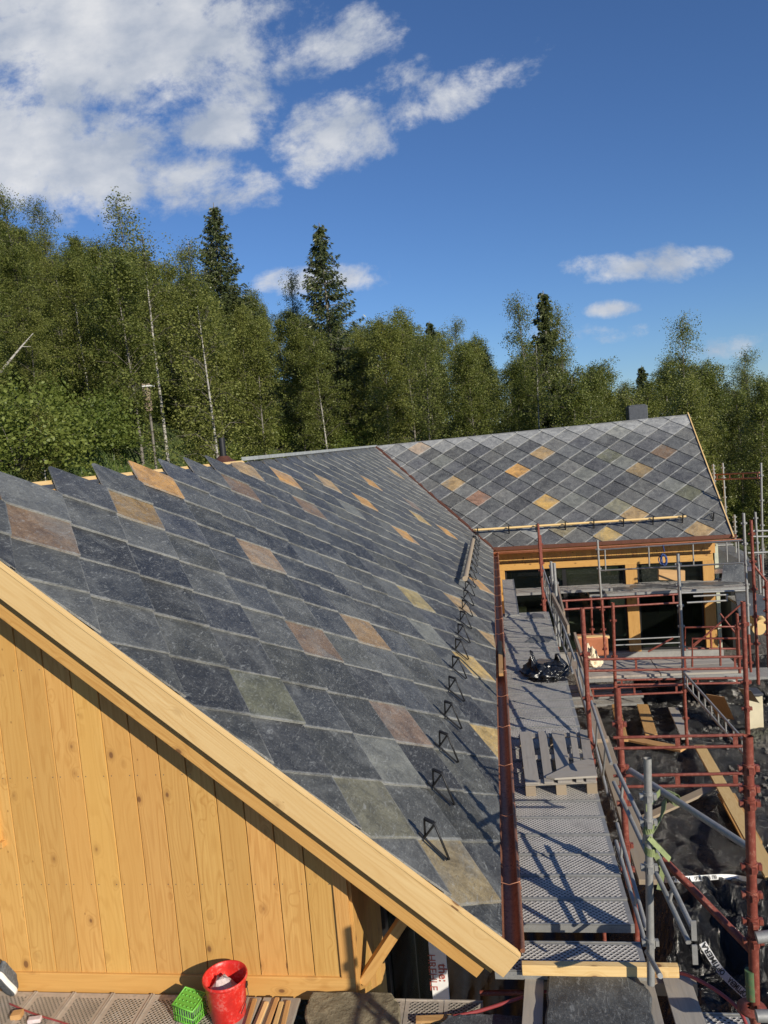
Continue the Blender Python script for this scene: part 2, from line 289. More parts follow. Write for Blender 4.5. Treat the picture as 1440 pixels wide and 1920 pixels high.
# ------------------------------------------------------------------ mesh builder
V = Vector
class MB:
    def __init__(s): s.v = []; s.f = []; s.uv = []; s.c = []; s.mi = []; s.sm = []
    def face(s, pts, uvs=None, col=(1, 1, 1, 1), mi=0, smooth=False):
        k = len(s.v); s.v += [tuple(p) for p in pts]; s.f.append(tuple(range(k, k + len(pts))))
        s.uv += list(uvs) if uvs else [(0.5, 0.5)] * len(pts); s.c += [col] * len(pts); s.mi.append(mi); s.sm.append(smooth)
    def shared(s, verts, faces, uvs=None, col=(1, 1, 1, 1), mi=0, smooth=True):
        k = len(s.v); s.v += [tuple(p) for p in verts]
        for f in faces:
            s.f.append(tuple(i + k for i in f)); s.uv += [(uvs[i] if uvs else (0.5, 0.5)) for i in f]; s.c += [col] * len(f); s.mi.append(mi); s.sm.append(smooth)
    def box(s, c, ex, ey, ez, mi=0, top_mi=None, col=None, uvo=None):
        """ex, ey, ez: full edge vectors; ex is the grain direction"""
        c = V(c); ex = V(ex); ey = V(ey); ez = V(ez); r = random.random
        if ex.cross(ey).dot(ez) < 0: ey = -ey
        if col is None: col = (r(), r(), r(), 1)
        uo = uvo or (r() * 40, r() * 40)
        P = lambda a, b, d: c + ex * (a / 2) + ey * (b / 2) + ez * (d / 2)
        lx, ly, lz = ex.length, ey.length, ez.length
        vs = [P(a, b, d) for d in (-1, 1) for b in (-1, 1) for a in (-1, 1)]
        F = [((0, 2, 3, 1), (0, 1), 0), ((4, 5, 7, 6), (0, 1), 1), ((0, 1, 5, 4), (0, 2), 0), ((2, 6, 7, 3), (0, 2), 0), ((0, 4, 6, 2), (2, 1), 0), ((1, 3, 7, 5), (2, 1), 0)]
        L = (lx, ly, lz); k = len(s.v); s.v += [tuple(p) for p in vs]
        for idx, (ua, va), top in F:
            s.f.append(tuple(i + k for i in idx))
            for i in idx:
                bits = ((i & 1), (i >> 1) & 1, (i >> 2) & 1); s.uv.append((bits[ua] * L[ua] + uo[0], bits[va] * L[va] + uo[1]))
                s.c.append(col)
            s.mi.append(top_mi if (top and top_mi is not None) else mi); s.sm.append(False)
    def beam(s, a, b, w, h, up=(0, 0, 1), mi=0, off=(0, 0, 0)):
        a = V(a); b = V(b); d = b - a; up = V(up); side = d.cross(up).normalized(); u2 = side.cross(d).normalized()
        s.box((a + b) / 2 + V(off), d, side * w, u2 * h, mi)
    def tube(s, pts, r, n=10, mi=0, cap=True, col=(1, 1, 1, 1), closed=False):
        pts = [V(p) for p in pts]; rr = r if isinstance(r, (list, tuple)) else [r] * len(pts); m = len(pts)
        rings = []; prev = None
        for i, p in enumerate(pts):
            if closed: t = pts[(i + 1) % m] - pts[i - 1]
            else: t = pts[min(i + 1, m - 1)] - pts[max(i - 1, 0)]
            t.normalize()
            if prev is None: a = t.orthogonal().normalized()
            else: a = (prev - t * prev.dot(t)).normalized()
            prev = a; b = t.cross(a)
            rings.append([p + (a * math.cos(2 * math.pi * k / n) + b * math.sin(2 * math.pi * k / n)) * rr[i] for k in range(n)])
        vs = [q for R_ in rings for q in R_]; fs = []
        for i in range(m if closed else m - 1):
            j = (i + 1) % m
            for k in range(n): fs.append((i * n + k, i * n + (k + 1) % n, j * n + (k + 1) % n, j * n + k))
        s.shared(vs, fs, None, col, mi)
        if cap and not closed:
            s.face(list(reversed(rings[0])), None, col, mi); s.face(rings[-1], None, col, mi)
    def lathe(s, c, prof, n=24, axis=None, mi=0):
        c = V(c); vs = []; fs = []
        for (r_, z) in prof:
            for k in range(n):
                a = 2 * math.pi * k / n; vs.append(c + V((r_ * math.cos(a), r_ * math.sin(a), z)))
        for i in range(len(prof) - 1):
            for k in range(n): fs.append((i * n + k, i * n + (k + 1) % n, (i + 1) * n + (k + 1) % n, (i + 1) * n + k))
        s.shared(vs, fs, None, (1, 1, 1, 1), mi)
    def build(s, name, mats, parent=None, bevel=0):
        me = bpy.data.meshes.new(name); me.from_pydata(s.v, [], s.f)
        if not isinstance(mats, (list, tuple)): mats = [mats]
        for m in mats: me.materials.append(M[m] if isinstance(m, str) else m)
        me.polygons.foreach_set('material_index', s.mi); me.polygons.foreach_set('use_smooth', s.sm)
        ul = me.uv_layers.new(name='UVMap'); ul.data.foreach_set('uv', [x for q in s.uv for x in q])
        ca = me.color_attributes.new('Col', 'FLOAT_COLOR', 'CORNER'); ca.data.foreach_set('color', [x for q in s.c for x in q])
        me.update()
        o = bpy.data.objects.new(name, me); C.objects.link(o)
        if parent is not None:
            o.parent = parent; o.matrix_parent_inverse = Matrix.Identity(4)
            pl = parent
            w = Matrix.Identity(4)
            chain = []
            while pl is not None: chain.append(pl); pl = pl.parent
            for q in reversed(chain): w = w @ q.matrix_basis
            o.matrix_basis = w.inverted()
        if bevel:
            md = o.modifiers.new('bevel', 'BEVEL'); md.width = bevel; md.segments = 2; md.limit_method = 'ANGLE'; md.angle_limit = 0.9
        return o
def thing(name, label, cat, loc=(0, 0, 0), group=None):
    o = bpy.data.objects.new(name, None); o.empty_display_size = 0.2; C.objects.link(o); o.location = loc
    o['label'] = label; o['category'] = cat
    if group: o['group'] = group
    return o
def tag(o, label, cat, group=None):
    o['label'] = label; o['category'] = cat
    if group: o['group'] = group
    return o
def origin(o, loc):
    """move a mesh object's origin to loc"""
    loc = V(loc); o.data.transform(Matrix.Translation(-loc)); o.location = loc; return o
def one(mb, name, mats, label, cat, loc, group=None, bevel=0):
    o = mb.build(name, mats, None, bevel); origin(o, loc); return tag(o, label, cat, group)
def struct(o): o['kind'] = 'structure'; return o
def text_mesh(txt, size, weight=0.0):
    cu = bpy.data.curves.new('lettering', 'FONT'); cu.body = txt; cu.size = size; cu.offset = weight; cu.resolution_u = 3
    o = bpy.data.objects.new('lettering', cu); C.objects.link(o); bpy.context.view_layer.update()
    me = bpy.data.meshes.new_from_object(o.evaluated_get(bpy.context.evaluated_depsgraph_get())); bpy.data.objects.remove(o); return me
X3, Y3, Z3 = V((1, 0, 0)), V((0, 1, 0)), V((0, 0, 1))

# ------------------------------------------------------------------ terrain
def sstep(a, b, x):
    t = np.clip((x - a) / (b - a), 0, 1); return t * t * (3 - 2 * t)
def hill(x, y):
    x = np.asarray(x, float); y = np.asarray(y, float)
    h = 4.2 - 0.36 * x - 0.05 * (55 - y)
    h = np.where(h < 1.5, 1.5 + (h - 1.5) * 0.25, h); h = np.clip(h, -0.3, 30)
    h = h + 0.5 * np.sin(x * 0.21 + 1.3) * np.cos(y * 0.17) + 0.18 * np.sin(x * 0.9) * np.sin(y * 0.7)
    dx = np.maximum(-8.5 - x, 0); dy = np.maximum(y - 31, 0); d = np.hypot(dx, dy)
    w = sstep(0.0, 6.0, d)
    w = np.where(y < -5, 0.3 * w, w)
    return -0.3 * (1 - w) + h * w
def terrain():
    xs = np.concatenate([np.linspace(-900, -90, 9), np.linspace(-80, 70, 151), np.linspace(85, 900, 9)])
    ys = np.concatenate([np.linspace(-500, -40, 7), np.linspace(-30, 110, 141), np.linspace(125, 1500, 10)])
    gx, gy = np.meshgrid(xs, ys); gz = hill(np.clip(gx, -60, 60), np.clip(gy, -30, 90)); nx, ny = len(xs), len(ys)
    vs = np.stack([gx, gy, gz], -1).reshape(-1, 3)
    fs = [(j * nx + i, j * nx + i + 1, (j + 1) * nx + i + 1, (j + 1) * nx + i) for j in range(ny - 1) for i in range(nx - 1)]
    mb = MB(); mb.shared([tuple(v) for v in vs], fs); struct(mb.build('ground', 'ground'))
terrain()
def hz(x, y): return float(hill(x, y))

# ------------------------------------------------------------------ house frame
TH = math.radians(40); EV = V((-0.17, 0, 3.3))              # main roof: eave line runs along Y
MU, MS, MN = V((0, 1, 0)), V((-math.cos(TH), 0, math.sin(TH))), V((math.sin(TH), 0, math.cos(TH)))
WL = at(920, 1028, 'z', 3.35); WR = at(1375, 1003, 'z', 3.35)
WU = (WR - WL).normalized(); WV = V((-WU.y, WU.x, 0)); T2 = math.radians(38)
WS = WV * math.cos(T2) + Z3 * math.sin(T2); WN = WU.cross(WS).normalized()
def mp(u, s, h=0.0): return V((EV.x, u, EV.z)) + MS * s + MN * h
def wp(u, s, h=0.0): return WL + WU * u + WS * s + WN * h
RS = 4.97                                                     # main slope length
def clip(poly, a, b, c):
    """keep a*u+b*s+c >= 0"""
    out = []
    for i in range(len(poly)):
        p, q = poly[i], poly[(i + 1) % len(poly)]; dp, dq = a * p[0] + b * p[1] + c, a * q[0] + b * q[1] + c
        if dp >= 0: out.append(p)
        if (dp >= 0) != (dq >= 0): t = dp / (dp - dq); out.append((p[0] + (q[0] - p[0]) * t, p[1] + (q[1] - p[1]) * t))
    return out
# valley: where the two roof planes meet; half-plane in (u, s) of each roof
def halfplane(P0, U, S, n, p):
    """(p0 + uU + sS - p).n >= 0"""
    return (U.dot(n), S.dot(n), (P0 - p).dot(n))
vm_ = halfplane(V((EV.x, 0, EV.z)), MU, MS, WN, WL)           # main roof is kept where it lies above the wing plane
vw_ = halfplane(WL, WU, WS, MN, V((EV.x, 0, EV.z)))
RAKE = 4.83
ORANGE = (0.50, 0.28, 0.09); TAN = (0.36, 0.25, 0.125); BROWN = (0.18, 0.12, 0.075); OLIVE = (0.12, 0.122, 0.085); PINK = (0.2, 0.155, 0.125); LIGHT = (0.16, 0.165, 0.15); YELL = (0.42, 0.30, 0.12); GREY = (0.12, 0.13, 0.12)
main_spec = [((75, 1000), BROWN), ((248, 960), (0.26, 0.17, 0.07)), ((283, 905), ORANGE), ((450, 918), BROWN), ((465, 883), TAN), ((483, 1048), (0.27, 0.19, 0.12)), ((583, 957), BROWN), ((537, 897), ORANGE),
    ((583, 1200), (0.18, 0.125, 0.085)), ((680, 1185), (0.27, 0.18, 0.095)), ((778, 1122), (0.30, 0.24, 0.11)), ((745, 1358), (0.19, 0.135, 0.10)), ((905, 1385), YELL), ((893, 1255), YELL), ((858, 1133), TAN), ((502, 1305), OLIVE),
    ((690, 1510), (0.15, 0.145, 0.105)), ((855, 1640), (0.25, 0.20, 0.115)), ((618, 910), TAN), ((655, 955), LIGHT), ((682, 942), ORANGE), ((700, 908), ORANGE), ((757, 1003), ORANGE), ((745, 940), YELL), ((775, 950), PINK),
    ((790, 973), YELL), ((840, 1000), ORANGE), ((738, 888), TAN), ((900, 1100), ORANGE), ((800, 1190), LIGHT), ((690, 1040), GREY), ((560, 890), LIGHT), ((662, 1300), (0.10, 0.12, 0.11)), ((740, 1440), LIGHT), ((450, 960), GREY), ((915, 1195), TAN)]
wing_spec = [((1013.6, 851), TAN), ((969, 886), ORANGE), ((1027.5, 947), (0.5, 0.31, 0.09)), ((1239, 847.5), BROWN), ((1198, 883), (0.26, 0.19, 0.10)), ((1159, 952), (0.2, 0.19, 0.13)), ((1195, 973), TAN), ((1059, 999), (0.22, 0.19, 0.12)),
    ((1145.6, 1004), YELL), ((1320, 993), TAN), ((1294, 926), OLIVE), ((1142, 855), OLIVE), ((1091, 890.6), LIGHT), ((901, 938), (0.26, 0.15, 0.10)), ((1155, 808), OLIVE), ((788, 844), ORANGE), ((852, 910), TAN), ((1172, 868), LIGHT), ((1078, 942), LIGHT), ((1008, 998), (0.24, 0.245, 0.24)), ((1260, 905), LIGHT), ((820, 870), LIGHT)]
def basecol(grey):
    r = random.random(); k = random.uniform(0.75, 1.25)
    if grey: c = random.choice([(0.085, 0.086, 0.09), (0.105, 0.106, 0.106), (0.078, 0.08, 0.086), (0.12, 0.12, 0.115), (0.095, 0.098, 0.1)])
    else: c = random.choice([(0.046, 0.048, 0.051), (0.056, 0.058, 0.059), (0.066, 0.069, 0.068), (0.040, 0.043, 0.050), (0.078, 0.081, 0.079), (0.052, 0.056, 0.061), (0.068, 0.070, 0.064)])
    return tuple(x * k for x in c)
def slates(name, P, tiles, hu, hs, clips, matname, spec, grey, parent, off=(0, 0)):
    mb = MB(); thick = 0.027 if grey else 0.017; H0 = 0.046 if grey else 0.036
    for (uc, sc_) in tiles:
        uc_, s_ = uc + random.uniform(-.004, .004), sc_ + random.uniform(-.004, .004)
        c = basecol(grey); kk_ = random.uniform(.88, 1.14) if grey else random.uniform(.8, 1.25); c = tuple(x * kk_ for x in c)
        for (tu, ts, cc) in spec:
            if abs(tu - uc) < hu * 0.55 and abs(ts - sc_) < hs * 0.55: c = cc; break
        else:
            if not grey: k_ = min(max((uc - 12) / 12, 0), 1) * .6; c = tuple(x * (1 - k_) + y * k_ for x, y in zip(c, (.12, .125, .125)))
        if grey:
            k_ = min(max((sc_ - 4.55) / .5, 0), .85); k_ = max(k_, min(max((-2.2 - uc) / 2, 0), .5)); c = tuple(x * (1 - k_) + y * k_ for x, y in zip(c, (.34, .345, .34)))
        else:
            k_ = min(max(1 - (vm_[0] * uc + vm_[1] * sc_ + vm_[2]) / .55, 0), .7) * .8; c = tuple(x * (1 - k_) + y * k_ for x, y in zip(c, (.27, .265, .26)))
        e = 0.05
        jag = lambda: random.uniform(-.006, .006)
        poly = [(uc_ + jag(), s_ - hs + jag()), (uc_ + hu + jag(), s_ + jag())]
        poly += [(uc_ + hu - .01, s_ + e), (uc_ + .02, s_ + hs + e), (uc_ - .02, s_ + hs + e), (uc_ - hu + .01, s_ + e)]
        poly += [(uc_ - hu + jag(), s_ + jag())]
        # rough lower edges
        def sub(a, b, n=5):
            return [(a[0] + (b[0] - a[0]) * k / n + (random.uniform(-.0035, .0035) if k else 0), a[1] + (b[1] - a[1]) * k / n + (random.uniform(-.0035, .0035) if k else 0)) for k in range(n)]
        poly = sub(poly[0], poly[1]) + poly[1:6] + sub(poly[6], poly[0])
        for cl in clips:
            poly = clip(poly, *cl)
            if len(poly) < 3: break
        if len(poly) < 3: continue
        t0 = random.uniform(-.003, .004); tu_ = random.uniform(-.006, .006)
        H = lambda q: H0 - (H0 - .006) * (q[1] - (s_ - hs)) / (2 * hs) + t0 + tu_ * (q[0] - uc_)
        # uv: distance (m) from the two lower edges
        L_ = math.hypot(hu, hs)
        def uvq(q):
            du, ds = q[0] - uc_, q[1] - (s_ - hs); return ((ds * hu - du * hs) / L_, (ds * hu + du * hs) / L_)
        cc4 = tuple(c) + (1,)
        top = [P(q[0], q[1], H(q)) for q in poly]; bot = [P(q[0], q[1], H(q) - thick) for q in poly]
        mb.face(top, [uvq(q) for q in poly], cc4)
        n = len(poly)
        for i in range(n):
            j = (i + 1) % n; mb.face([bot[i], bot[j], top[j], top[i]], [(0.005, 0.005)] * 4, cc4)
    return mb.build(name, matname, parent)
house = thing('timber_house', 'L-shaped house with new diamond slate roofs and unpainted pine walls', 'house', (-3, 14, -0.3))
# --- main slates (centres fitted to the roof: columns 0.81 m, half rows 0.367 m)
tiles = []
for j in range(-1, 15):
    for i in range(-3, 34):
        tiles.append(((5.19 if j % 2 else 5.60) + 0.81 * i, 0.367 * j + 0.01))
tiles = [t for t in tiles if not (t[1] > 5.0)]
def near_clip(u): return u
sp = [((p := onp(x, y, V((EV.x, 0, EV.z)), MN)).y, (EV.x - p.x) / math.cos(TH), c) for (x, y), c in main_spec]
spike = [t for t in tiles if abs(t[1] - 0.367 * 13 - 0.01) < 0.01 and t[0] < 11.2]
rest = [t for t in tiles if t not in spike]
base_clips = [(1, 0, -(RAKE + .005)), vm_, (0, 1, 0.0)]
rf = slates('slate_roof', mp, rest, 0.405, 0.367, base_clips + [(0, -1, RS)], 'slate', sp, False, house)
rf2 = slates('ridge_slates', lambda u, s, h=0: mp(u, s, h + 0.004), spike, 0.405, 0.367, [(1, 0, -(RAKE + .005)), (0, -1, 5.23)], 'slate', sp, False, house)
# --- wing slates
wt = []
for k in range(-1, 16):
    for i in range(-8, 10):
        wt.append(((0.04 + (0.405 if k % 2 else 0)) + 0.812 * i, 0.22 + 0.384 * k))
wsp = []
for (x, y), c in wing_spec:
    p = onp(x, y, WL, WN) - WL; wsp.append((p.dot(WU), p.dot(WS), c))
ra = (5.42 - 5.14) / 10.36                                      # the ridge rises slightly to the right
wing_clips = [vw_, (0, 1, 0.0), (ra, -1, 5.14 + ra * 4.04), (-1, -0.04, 6.57)]
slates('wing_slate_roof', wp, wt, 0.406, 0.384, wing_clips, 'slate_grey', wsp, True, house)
# --- roof decks below slates, rear slopes
mb = MB()
def prism(mb, poly, P, h0, h1, mi=0):
    a = [P(u, s, h0) for u, s in poly]; b = [P(u, s, h1) for u, s in poly]; n = len(poly)
    mb.face(a, None, (1, 1, 1, 1), mi); mb.face(list(reversed(b)), None, (1, 1, 1, 1), mi)
    for i in range(n): mb.face([a[i], b[i], b[(i + 1) % n], a[(i + 1) % n]], None, (1, 1, 1, 1), mi)
def cp(poly, cl):
    for c in cl: poly = clip(poly, *c)
    return poly
mpoly = cp([(RAKE + .01, 0), (40, 0), (40, RS - .005), (RAKE + .01, RS - .005)], [vm_])
prism(mb, mpoly, mp, -0.012, -0.16)
wpoly = cp([(-6, 0.02), (6.5, 0.02), (6.5, 5.4), (-6, 5.4)], [vw_, (-1, -0.04, 6.55), (ra, -1, 5.13 + ra * 4.04)])
prism(mb, wpoly, wp, -0.012, -0.16)
mb.build('roof_boarding', 'tan', house)
mb = MB()
RX = mp(0, RS).x; RZ = mp(0, RS).z
def rear(u, s, h): return V((RX, u, RZ)) + V((-math.cos(TH), 0, -math.sin(TH))) * s + V((-math.sin(TH), 0, math.cos(TH))) * h
prism(mb, [(RAKE, 0), (26.9, 0), (26.9, 5), (RAKE, 5)], rear, -0.012, -0.14)
rw0 = wp(-4.04, 5.13); rw1 = wp(6.4, 5.41)
back = WV * math.cos(T2) - Z3 * math.sin(T2)
a, b_ = rw0 + V((0, 0, -.02)), rw1 + V((0, 0, -.02))
vs = [a - WU * 3, b_, b_ + back * 5, a - WU * 3 + back * 5]; lo = [v - Z3 * .15 for v in vs]
mb.face(vs); mb.face(lo[::-1]); [mb.face([vs[i], vs[(i + 1) % 4], lo[(i + 1) % 4], lo[i]]) for i in range(4)]
mb.build('rear_roof', 'darkgrey', house)
# ridge battens (light wood between the spikes), pale ridge strip further back
mb = MB(); mb.beam(mp(RAKE + .02, RS + .02, -.075), mp(12.2, RS + .02, -.075), .1, .10, MN); mb.build('ridge_board', 'fresh', house)
mb = MB()
y = 12.25
while y < 26:
    L = random.uniform(1.2, 2.2); mb.box(V((RX - .03, y + L / 2, RZ + .05)), Y3 * (L - .03), X3 * .14, Z3 * .06, col=(1, 1, 1, 1)); y += L
mb.build('ridge_cap', plain('pale_zinc', (0.33, 0.35, 0.35), 0.5, 0.5, 0.2), house)
mb = MB(); mb.beam(wp(-3.98, 5.135, .022), wp(6.38, 5.415, .022), .05, .012, WN); mb.build('ridge_strip', 'galv', house)
# valley copper
vb = WL.copy(); 
q = mpoly; 
nv = MN.cross(WN).normalized(); nv = nv if nv.z > 0 else -nv
v0 = WL + nv * 0.0
# bottom and top of the valley on the main plane
def valley_pt(s):
    u = -(vm_[1] * s + vm_[2]) / vm_[0]; return mp(u, s)
mb = MB(); mb.tube([valley_pt(-0.05) + Z3 * .045, valley_pt(2.4) + Z3 * .045, valley_pt(4.95) + Z3 * .045], 0.032, 8); mb.build('valley_edge', 'copper_dark', house)
mb = MB()
A, B = valley_pt(-0.05) + Z3 * .012, valley_pt(4.97) + Z3 * .012
mb.face([A + WU * .10 + WS * .0 + Z3 * .02, A - V((.08, 0, 0)) + Z3 * .06, B - V((.08, 0, 0)) + Z3 * .06, B + WU * .10 + Z3 * .02]); mb.build('valley_flashing', 'copper_dark', house)
# bargeboards of the gable facing the camera
def rake_board(name, y0, y1, h0, h1, s0, s1, mat, cutn=0.0, sec=1):
    mb = MB(); N_ = 14
    for k in range(1):
        mb.box(mp((y0 + y1) / 2, (s0 + s1) / 2, (h0 + h1) / 2), MS * (s1 - s0), MN * abs(h1 - h0), Y3 * (y1 - y0))
    return mb.build(name, mat, house, 0.004)
rake_board('bargeboard', 4.775, 4.805, -0.182, 0.004, -0.155, 6.2, 'fresh')
rake_board('bargeboard', 4.838, 4.87, -0.335, -0.17, -0.05, 6.2, 'wall')
mb = MB(); mb.box(mp(4.795, 3.02, 0.011), MS * 6.34, Y3 * .05, MN * .012); mb.build('rake_capping', 'fresh', house)
mb = MB(); mb.box(mp(4.94, 2.4, -0.23), MS * 5.0, MN * .03, Y3 * .2); mb.build('rake_soffit', 'wall', house)
# --- gable wall, boards 0.2 m
WY = 5.05; WX = -1.22; WZ0 = 2.40
wall_bot = 2.70
mb = MB(); x = WX - .10; w = 0.2
def roofz(x, off=-0.02): return EV.z + (EV.x - x) * math.tan(TH) + off - .16
while x > -6.0:
    x0 = x - w + .004; zt0, zt1 = roofz(x0), roofz(x); yy = WY + random.uniform(-.002, .002); r = (random.random(), random.random(), random.random(), 1); uo, vo = random.random() * 40, random.random() * 40
    zb = wall_bot + .15; RX_ = RX
    if x0 < RX_: zt0 = roofz(2 * RX_ - x0)
    if x < RX_: zt1 = roofz(2 * RX_ - x)
    P = [(x0, zb), (x, zb), (x, zt1), (x0, zt0)]
    ch = 0.004
    P2 = [(x0 + ch, zb), (x - ch, zb), (x - ch, zt1), (x0 + ch, zt0)]
    mb.face([V((a, yy, z)) for a, z in P2], [(z + uo, a - x0 + vo) for a, z in P2], r)
    mb.face([V((x - ch, yy, zb)), V((x, yy + .012, zb)), V((x, yy + .012, zt1)), V((x - ch, yy, zt1))], [(z + uo, vo) for z in (zb, zb, zt1, zt1)], r)
    mb.face([V((x0, yy + .012, zb)), V((x0 + ch, yy, zb)), V((x0 + ch, yy, zt0)), V((x0, yy + .012, zt0))], [(z + uo, vo) for z in (zb, zb, zt0, zt0)], r)
    for zn in (at(200, 1250, 'y', WY).z, at(200, 1455, 'y', WY).z, at(400, 1658, 'y', WY).z):
        for xn in (x - .03, x - w + .03):
            if zn < min(zt0, zt1): mb.face([V((xn - .0035, yy - .001, zn - .0035)), V((xn + .0035, yy - .001, zn - .0035)), V((xn + .0035, yy - .001, zn + .0035)), V((xn - .0035, yy - .001, zn + .0035))], None, (0, 0, 0, 1), 1)
    x -= w
gx = [(-6.0, wall_bot), (WX, wall_bot), (WX, roofz(WX) - .02), (RX, roofz(RX) - .02), (-6.0, roofz(2 * RX + 6.0) - .02)]
for dy in (.02, .10): mb.face([V((a, WY + dy, z)) for a, z in gx], None, (0, 0, 0, 1))
mb.build('gable_wall', ['wall', 'darkgrey'], house)
mb = MB(); mb.box(V((WX - 2.4, WY + .004, wall_bot + .065)), X3 * 4.8, Z3 * .17, Y3 * .05); mb.build('skirting_board', 'wall', house, 0.006)
mb = MB(); mb.box(V((WX - .05, WY + .002, 3.25)), Z3 * 1.3, X3 * .1, Y3 * .04); mb.build('corner_board', 'wall', house, 0.003)
# side wall under the eave
mb = MB()
for k in range(5):
    mb.box(V((WX, WY + .12 + .2 * k, 2.3)), Z3 * 3.2, Y3 * .196, X3 * .04)
mb.build('side_wall', 'wall', house, 0.002)
mb = MB(); mb.box(V((WX - .05, 16.1, 1.6)), Z3 * 4.6, Y3 * 13.6, X3 * .06); mb.build('side_wall', 'wall', house)
mb = MB(); mb.box(V((-.72, 14.0, 3.18)), Y3 * 15.6, X3 * 1.05, Z3 * .03); mb.build('eave_soffit', 'wall', house)
mb = MB()
mb.beam((WX + .03, WY + .10, 2.75), (WX + .42, WY + .10, 3.30), .07, .1, Y3); mb.build('knee_brace', 'wall', house, 0.004)
win = MB(); win.box(V((WX + .01, 7.7, 1.4)), Y3 * 3.1, Z3 * 3.4, X3 * .05); wo = win.build('window', 'frame', house)
g = MB(); [g.box(V((WX + .045, yy_, zz_)), Y3 * 1.36, Z3 * hh_, X3 * .01) for yy_ in (6.95, 8.45) for zz_, hh_ in ((1.05, 2.3), (2.65, .7))]; g.build('pane', 'glass', wo)
# small window casing at the left edge of the photo
p = at(2, 1500, 'y', WY)
mb = MB(); q = at(9, 1580, 'y', WY); mb.box(V((q.x - .12, WY - .02, q.z)), X3 * .26, Y3 * .05, Z3 * .045); mb.box(V((q.x - .03, WY - .012, q.z + .5)), Z3 * .95, X3 * .03, Y3 * .03); mb.build('window_trim', 'wall', house, 0.003)
# main eave: gutter
def halfpipe(mb, a, b, r, up, th=0.004, n=12):
    a = V(a); b = V(b); d = (b - a).normalized(); side = d.cross(V(up)).normalized(); u = V(up)
    ang = [math.pi * k / n for k in range(n + 1)]
    for rr, flip in ((r, 0), (r - th, 1)):
        vs = [p + side * math.cos(t) * rr - u * math.sin(t) * rr for p in (a, b) for t in ang]
        fs = [(k, k + 1, n + 1 + k + 1, n + 1 + k) for k in range(n)]
        if flip: fs = [f[::-1] for f in fs]
        mb.shared(vs, fs)
GZ = 3.23
mb = MB(); halfpipe(mb, (-.105, 4.80, GZ), (-.105, 22.0, GZ), .07, Z3); mb.build('gutter', 'copper', house)
mb = MB(); mb.tube([(-.03, 4.80, GZ + .005), (-.03, 14, GZ + .005), (-.03, 22.0, GZ + .005)], .016, 10); mb.build('gutter_bead', 'copper', house)
mb = MB(); mb.beam((-.19, 4.85, GZ - .0), (-.19, 22.1, GZ - .0), .02, .2, Z3); mb.build('fascia', 'copper_dark', house)
for y in np.arange(5.55, 22, 1.05):
    mb = MB(); mb.tube([(-.18, y, GZ + .03), (-.10, y, GZ + .005), (-.02, y, GZ + .03), (-.012, y, GZ - .03)], .004, 6); mb.build('gutter_bracket', 'copper', house)
mb = MB(); mb.tube([(-.10, 21.5, GZ - .05), (-.14, 21.45, 2.9), (-.14, 21.45, 0)], .045, 12); mb.build('downpipe', 'copper', house)
# wing eave: drip flashing, gutter, fascia
def wf(u, v, z): return V((WL.x, WL.y, 0)) + WU * u + WV * v + Z3 * z
mb = MB(); mb.beam(wf(0.02, -.03, 3.325), wf(6.62, -.03, 3.325), .03, .10, Z3); mb.build('drip_flashing', 'copper_dark', house)
mb = MB(); halfpipe(mb, wf(0.0, -.11, 3.245), wf(6.7, -.11, 3.245), .075, Z3); mb.tube([wf(0, -.185, 3.25), wf(6.7, -.185, 3.25)], .016, 8); mb.build('gutter', metal('new_copper', (0.62, 0.25, 0.13), 0.35, 0.6, (0.3, 0.11, 0.06), 0.5, 3), house)
mb = MB(); mb.beam(wp(6.53, -.12, .045), wp(6.33, 5.5, .045), .03, .04, WN); mb.build('verge_batten', 'fresh', house)
# --- wing facade
FV = 0.55
FP = wf(0, FV, 0); FN = WV
def fac(x, y):
    p = onp(x, y, FP, FN); q = p - FP; return q.dot(WU), p.z
uL = fac(935, 1060)[0]; uR = fac(1336, 1050)[0]; zb_t = fac(1130, 1047)[1]; zb_b = fac(1130, 1060)[1]
zfl = fac(1190, 1217)[1] - .05
mb = MB(); u = uL
while u < uR:
    mb.box(wf(u + .07, FV, (zb_t + 3.32) / 2), Z3 * (3.32 - zb_t), WU * .136, WV * .04); u += .14
mb.build('facade_cladding', 'wall', house)
mb = MB(); mb.beam(wf(uL, FV - .03, (zb_t + zb_b) / 2), wf(uR, FV - .03, (zb_t + zb_b) / 2), .12, zb_t - zb_b, Z3); mb.build('facade_beam', 'wall', house, 0.006)
posts = []
for (xa, xb) in ((934, 946), (1172, 1194), (1317, 1338)):
    ua, ub = fac(xa, 1070)[0], fac(xb, 1070)[0]; posts.append((ua, ub))
    mb = MB(); mb.box(wf((ua + ub) / 2, FV - .02, (zb_b + zfl) / 2), Z3 * (zb_b - zfl), WU * (ub - ua), WV * .14); mb.build('facade_post', 'wall', house, 0.005)
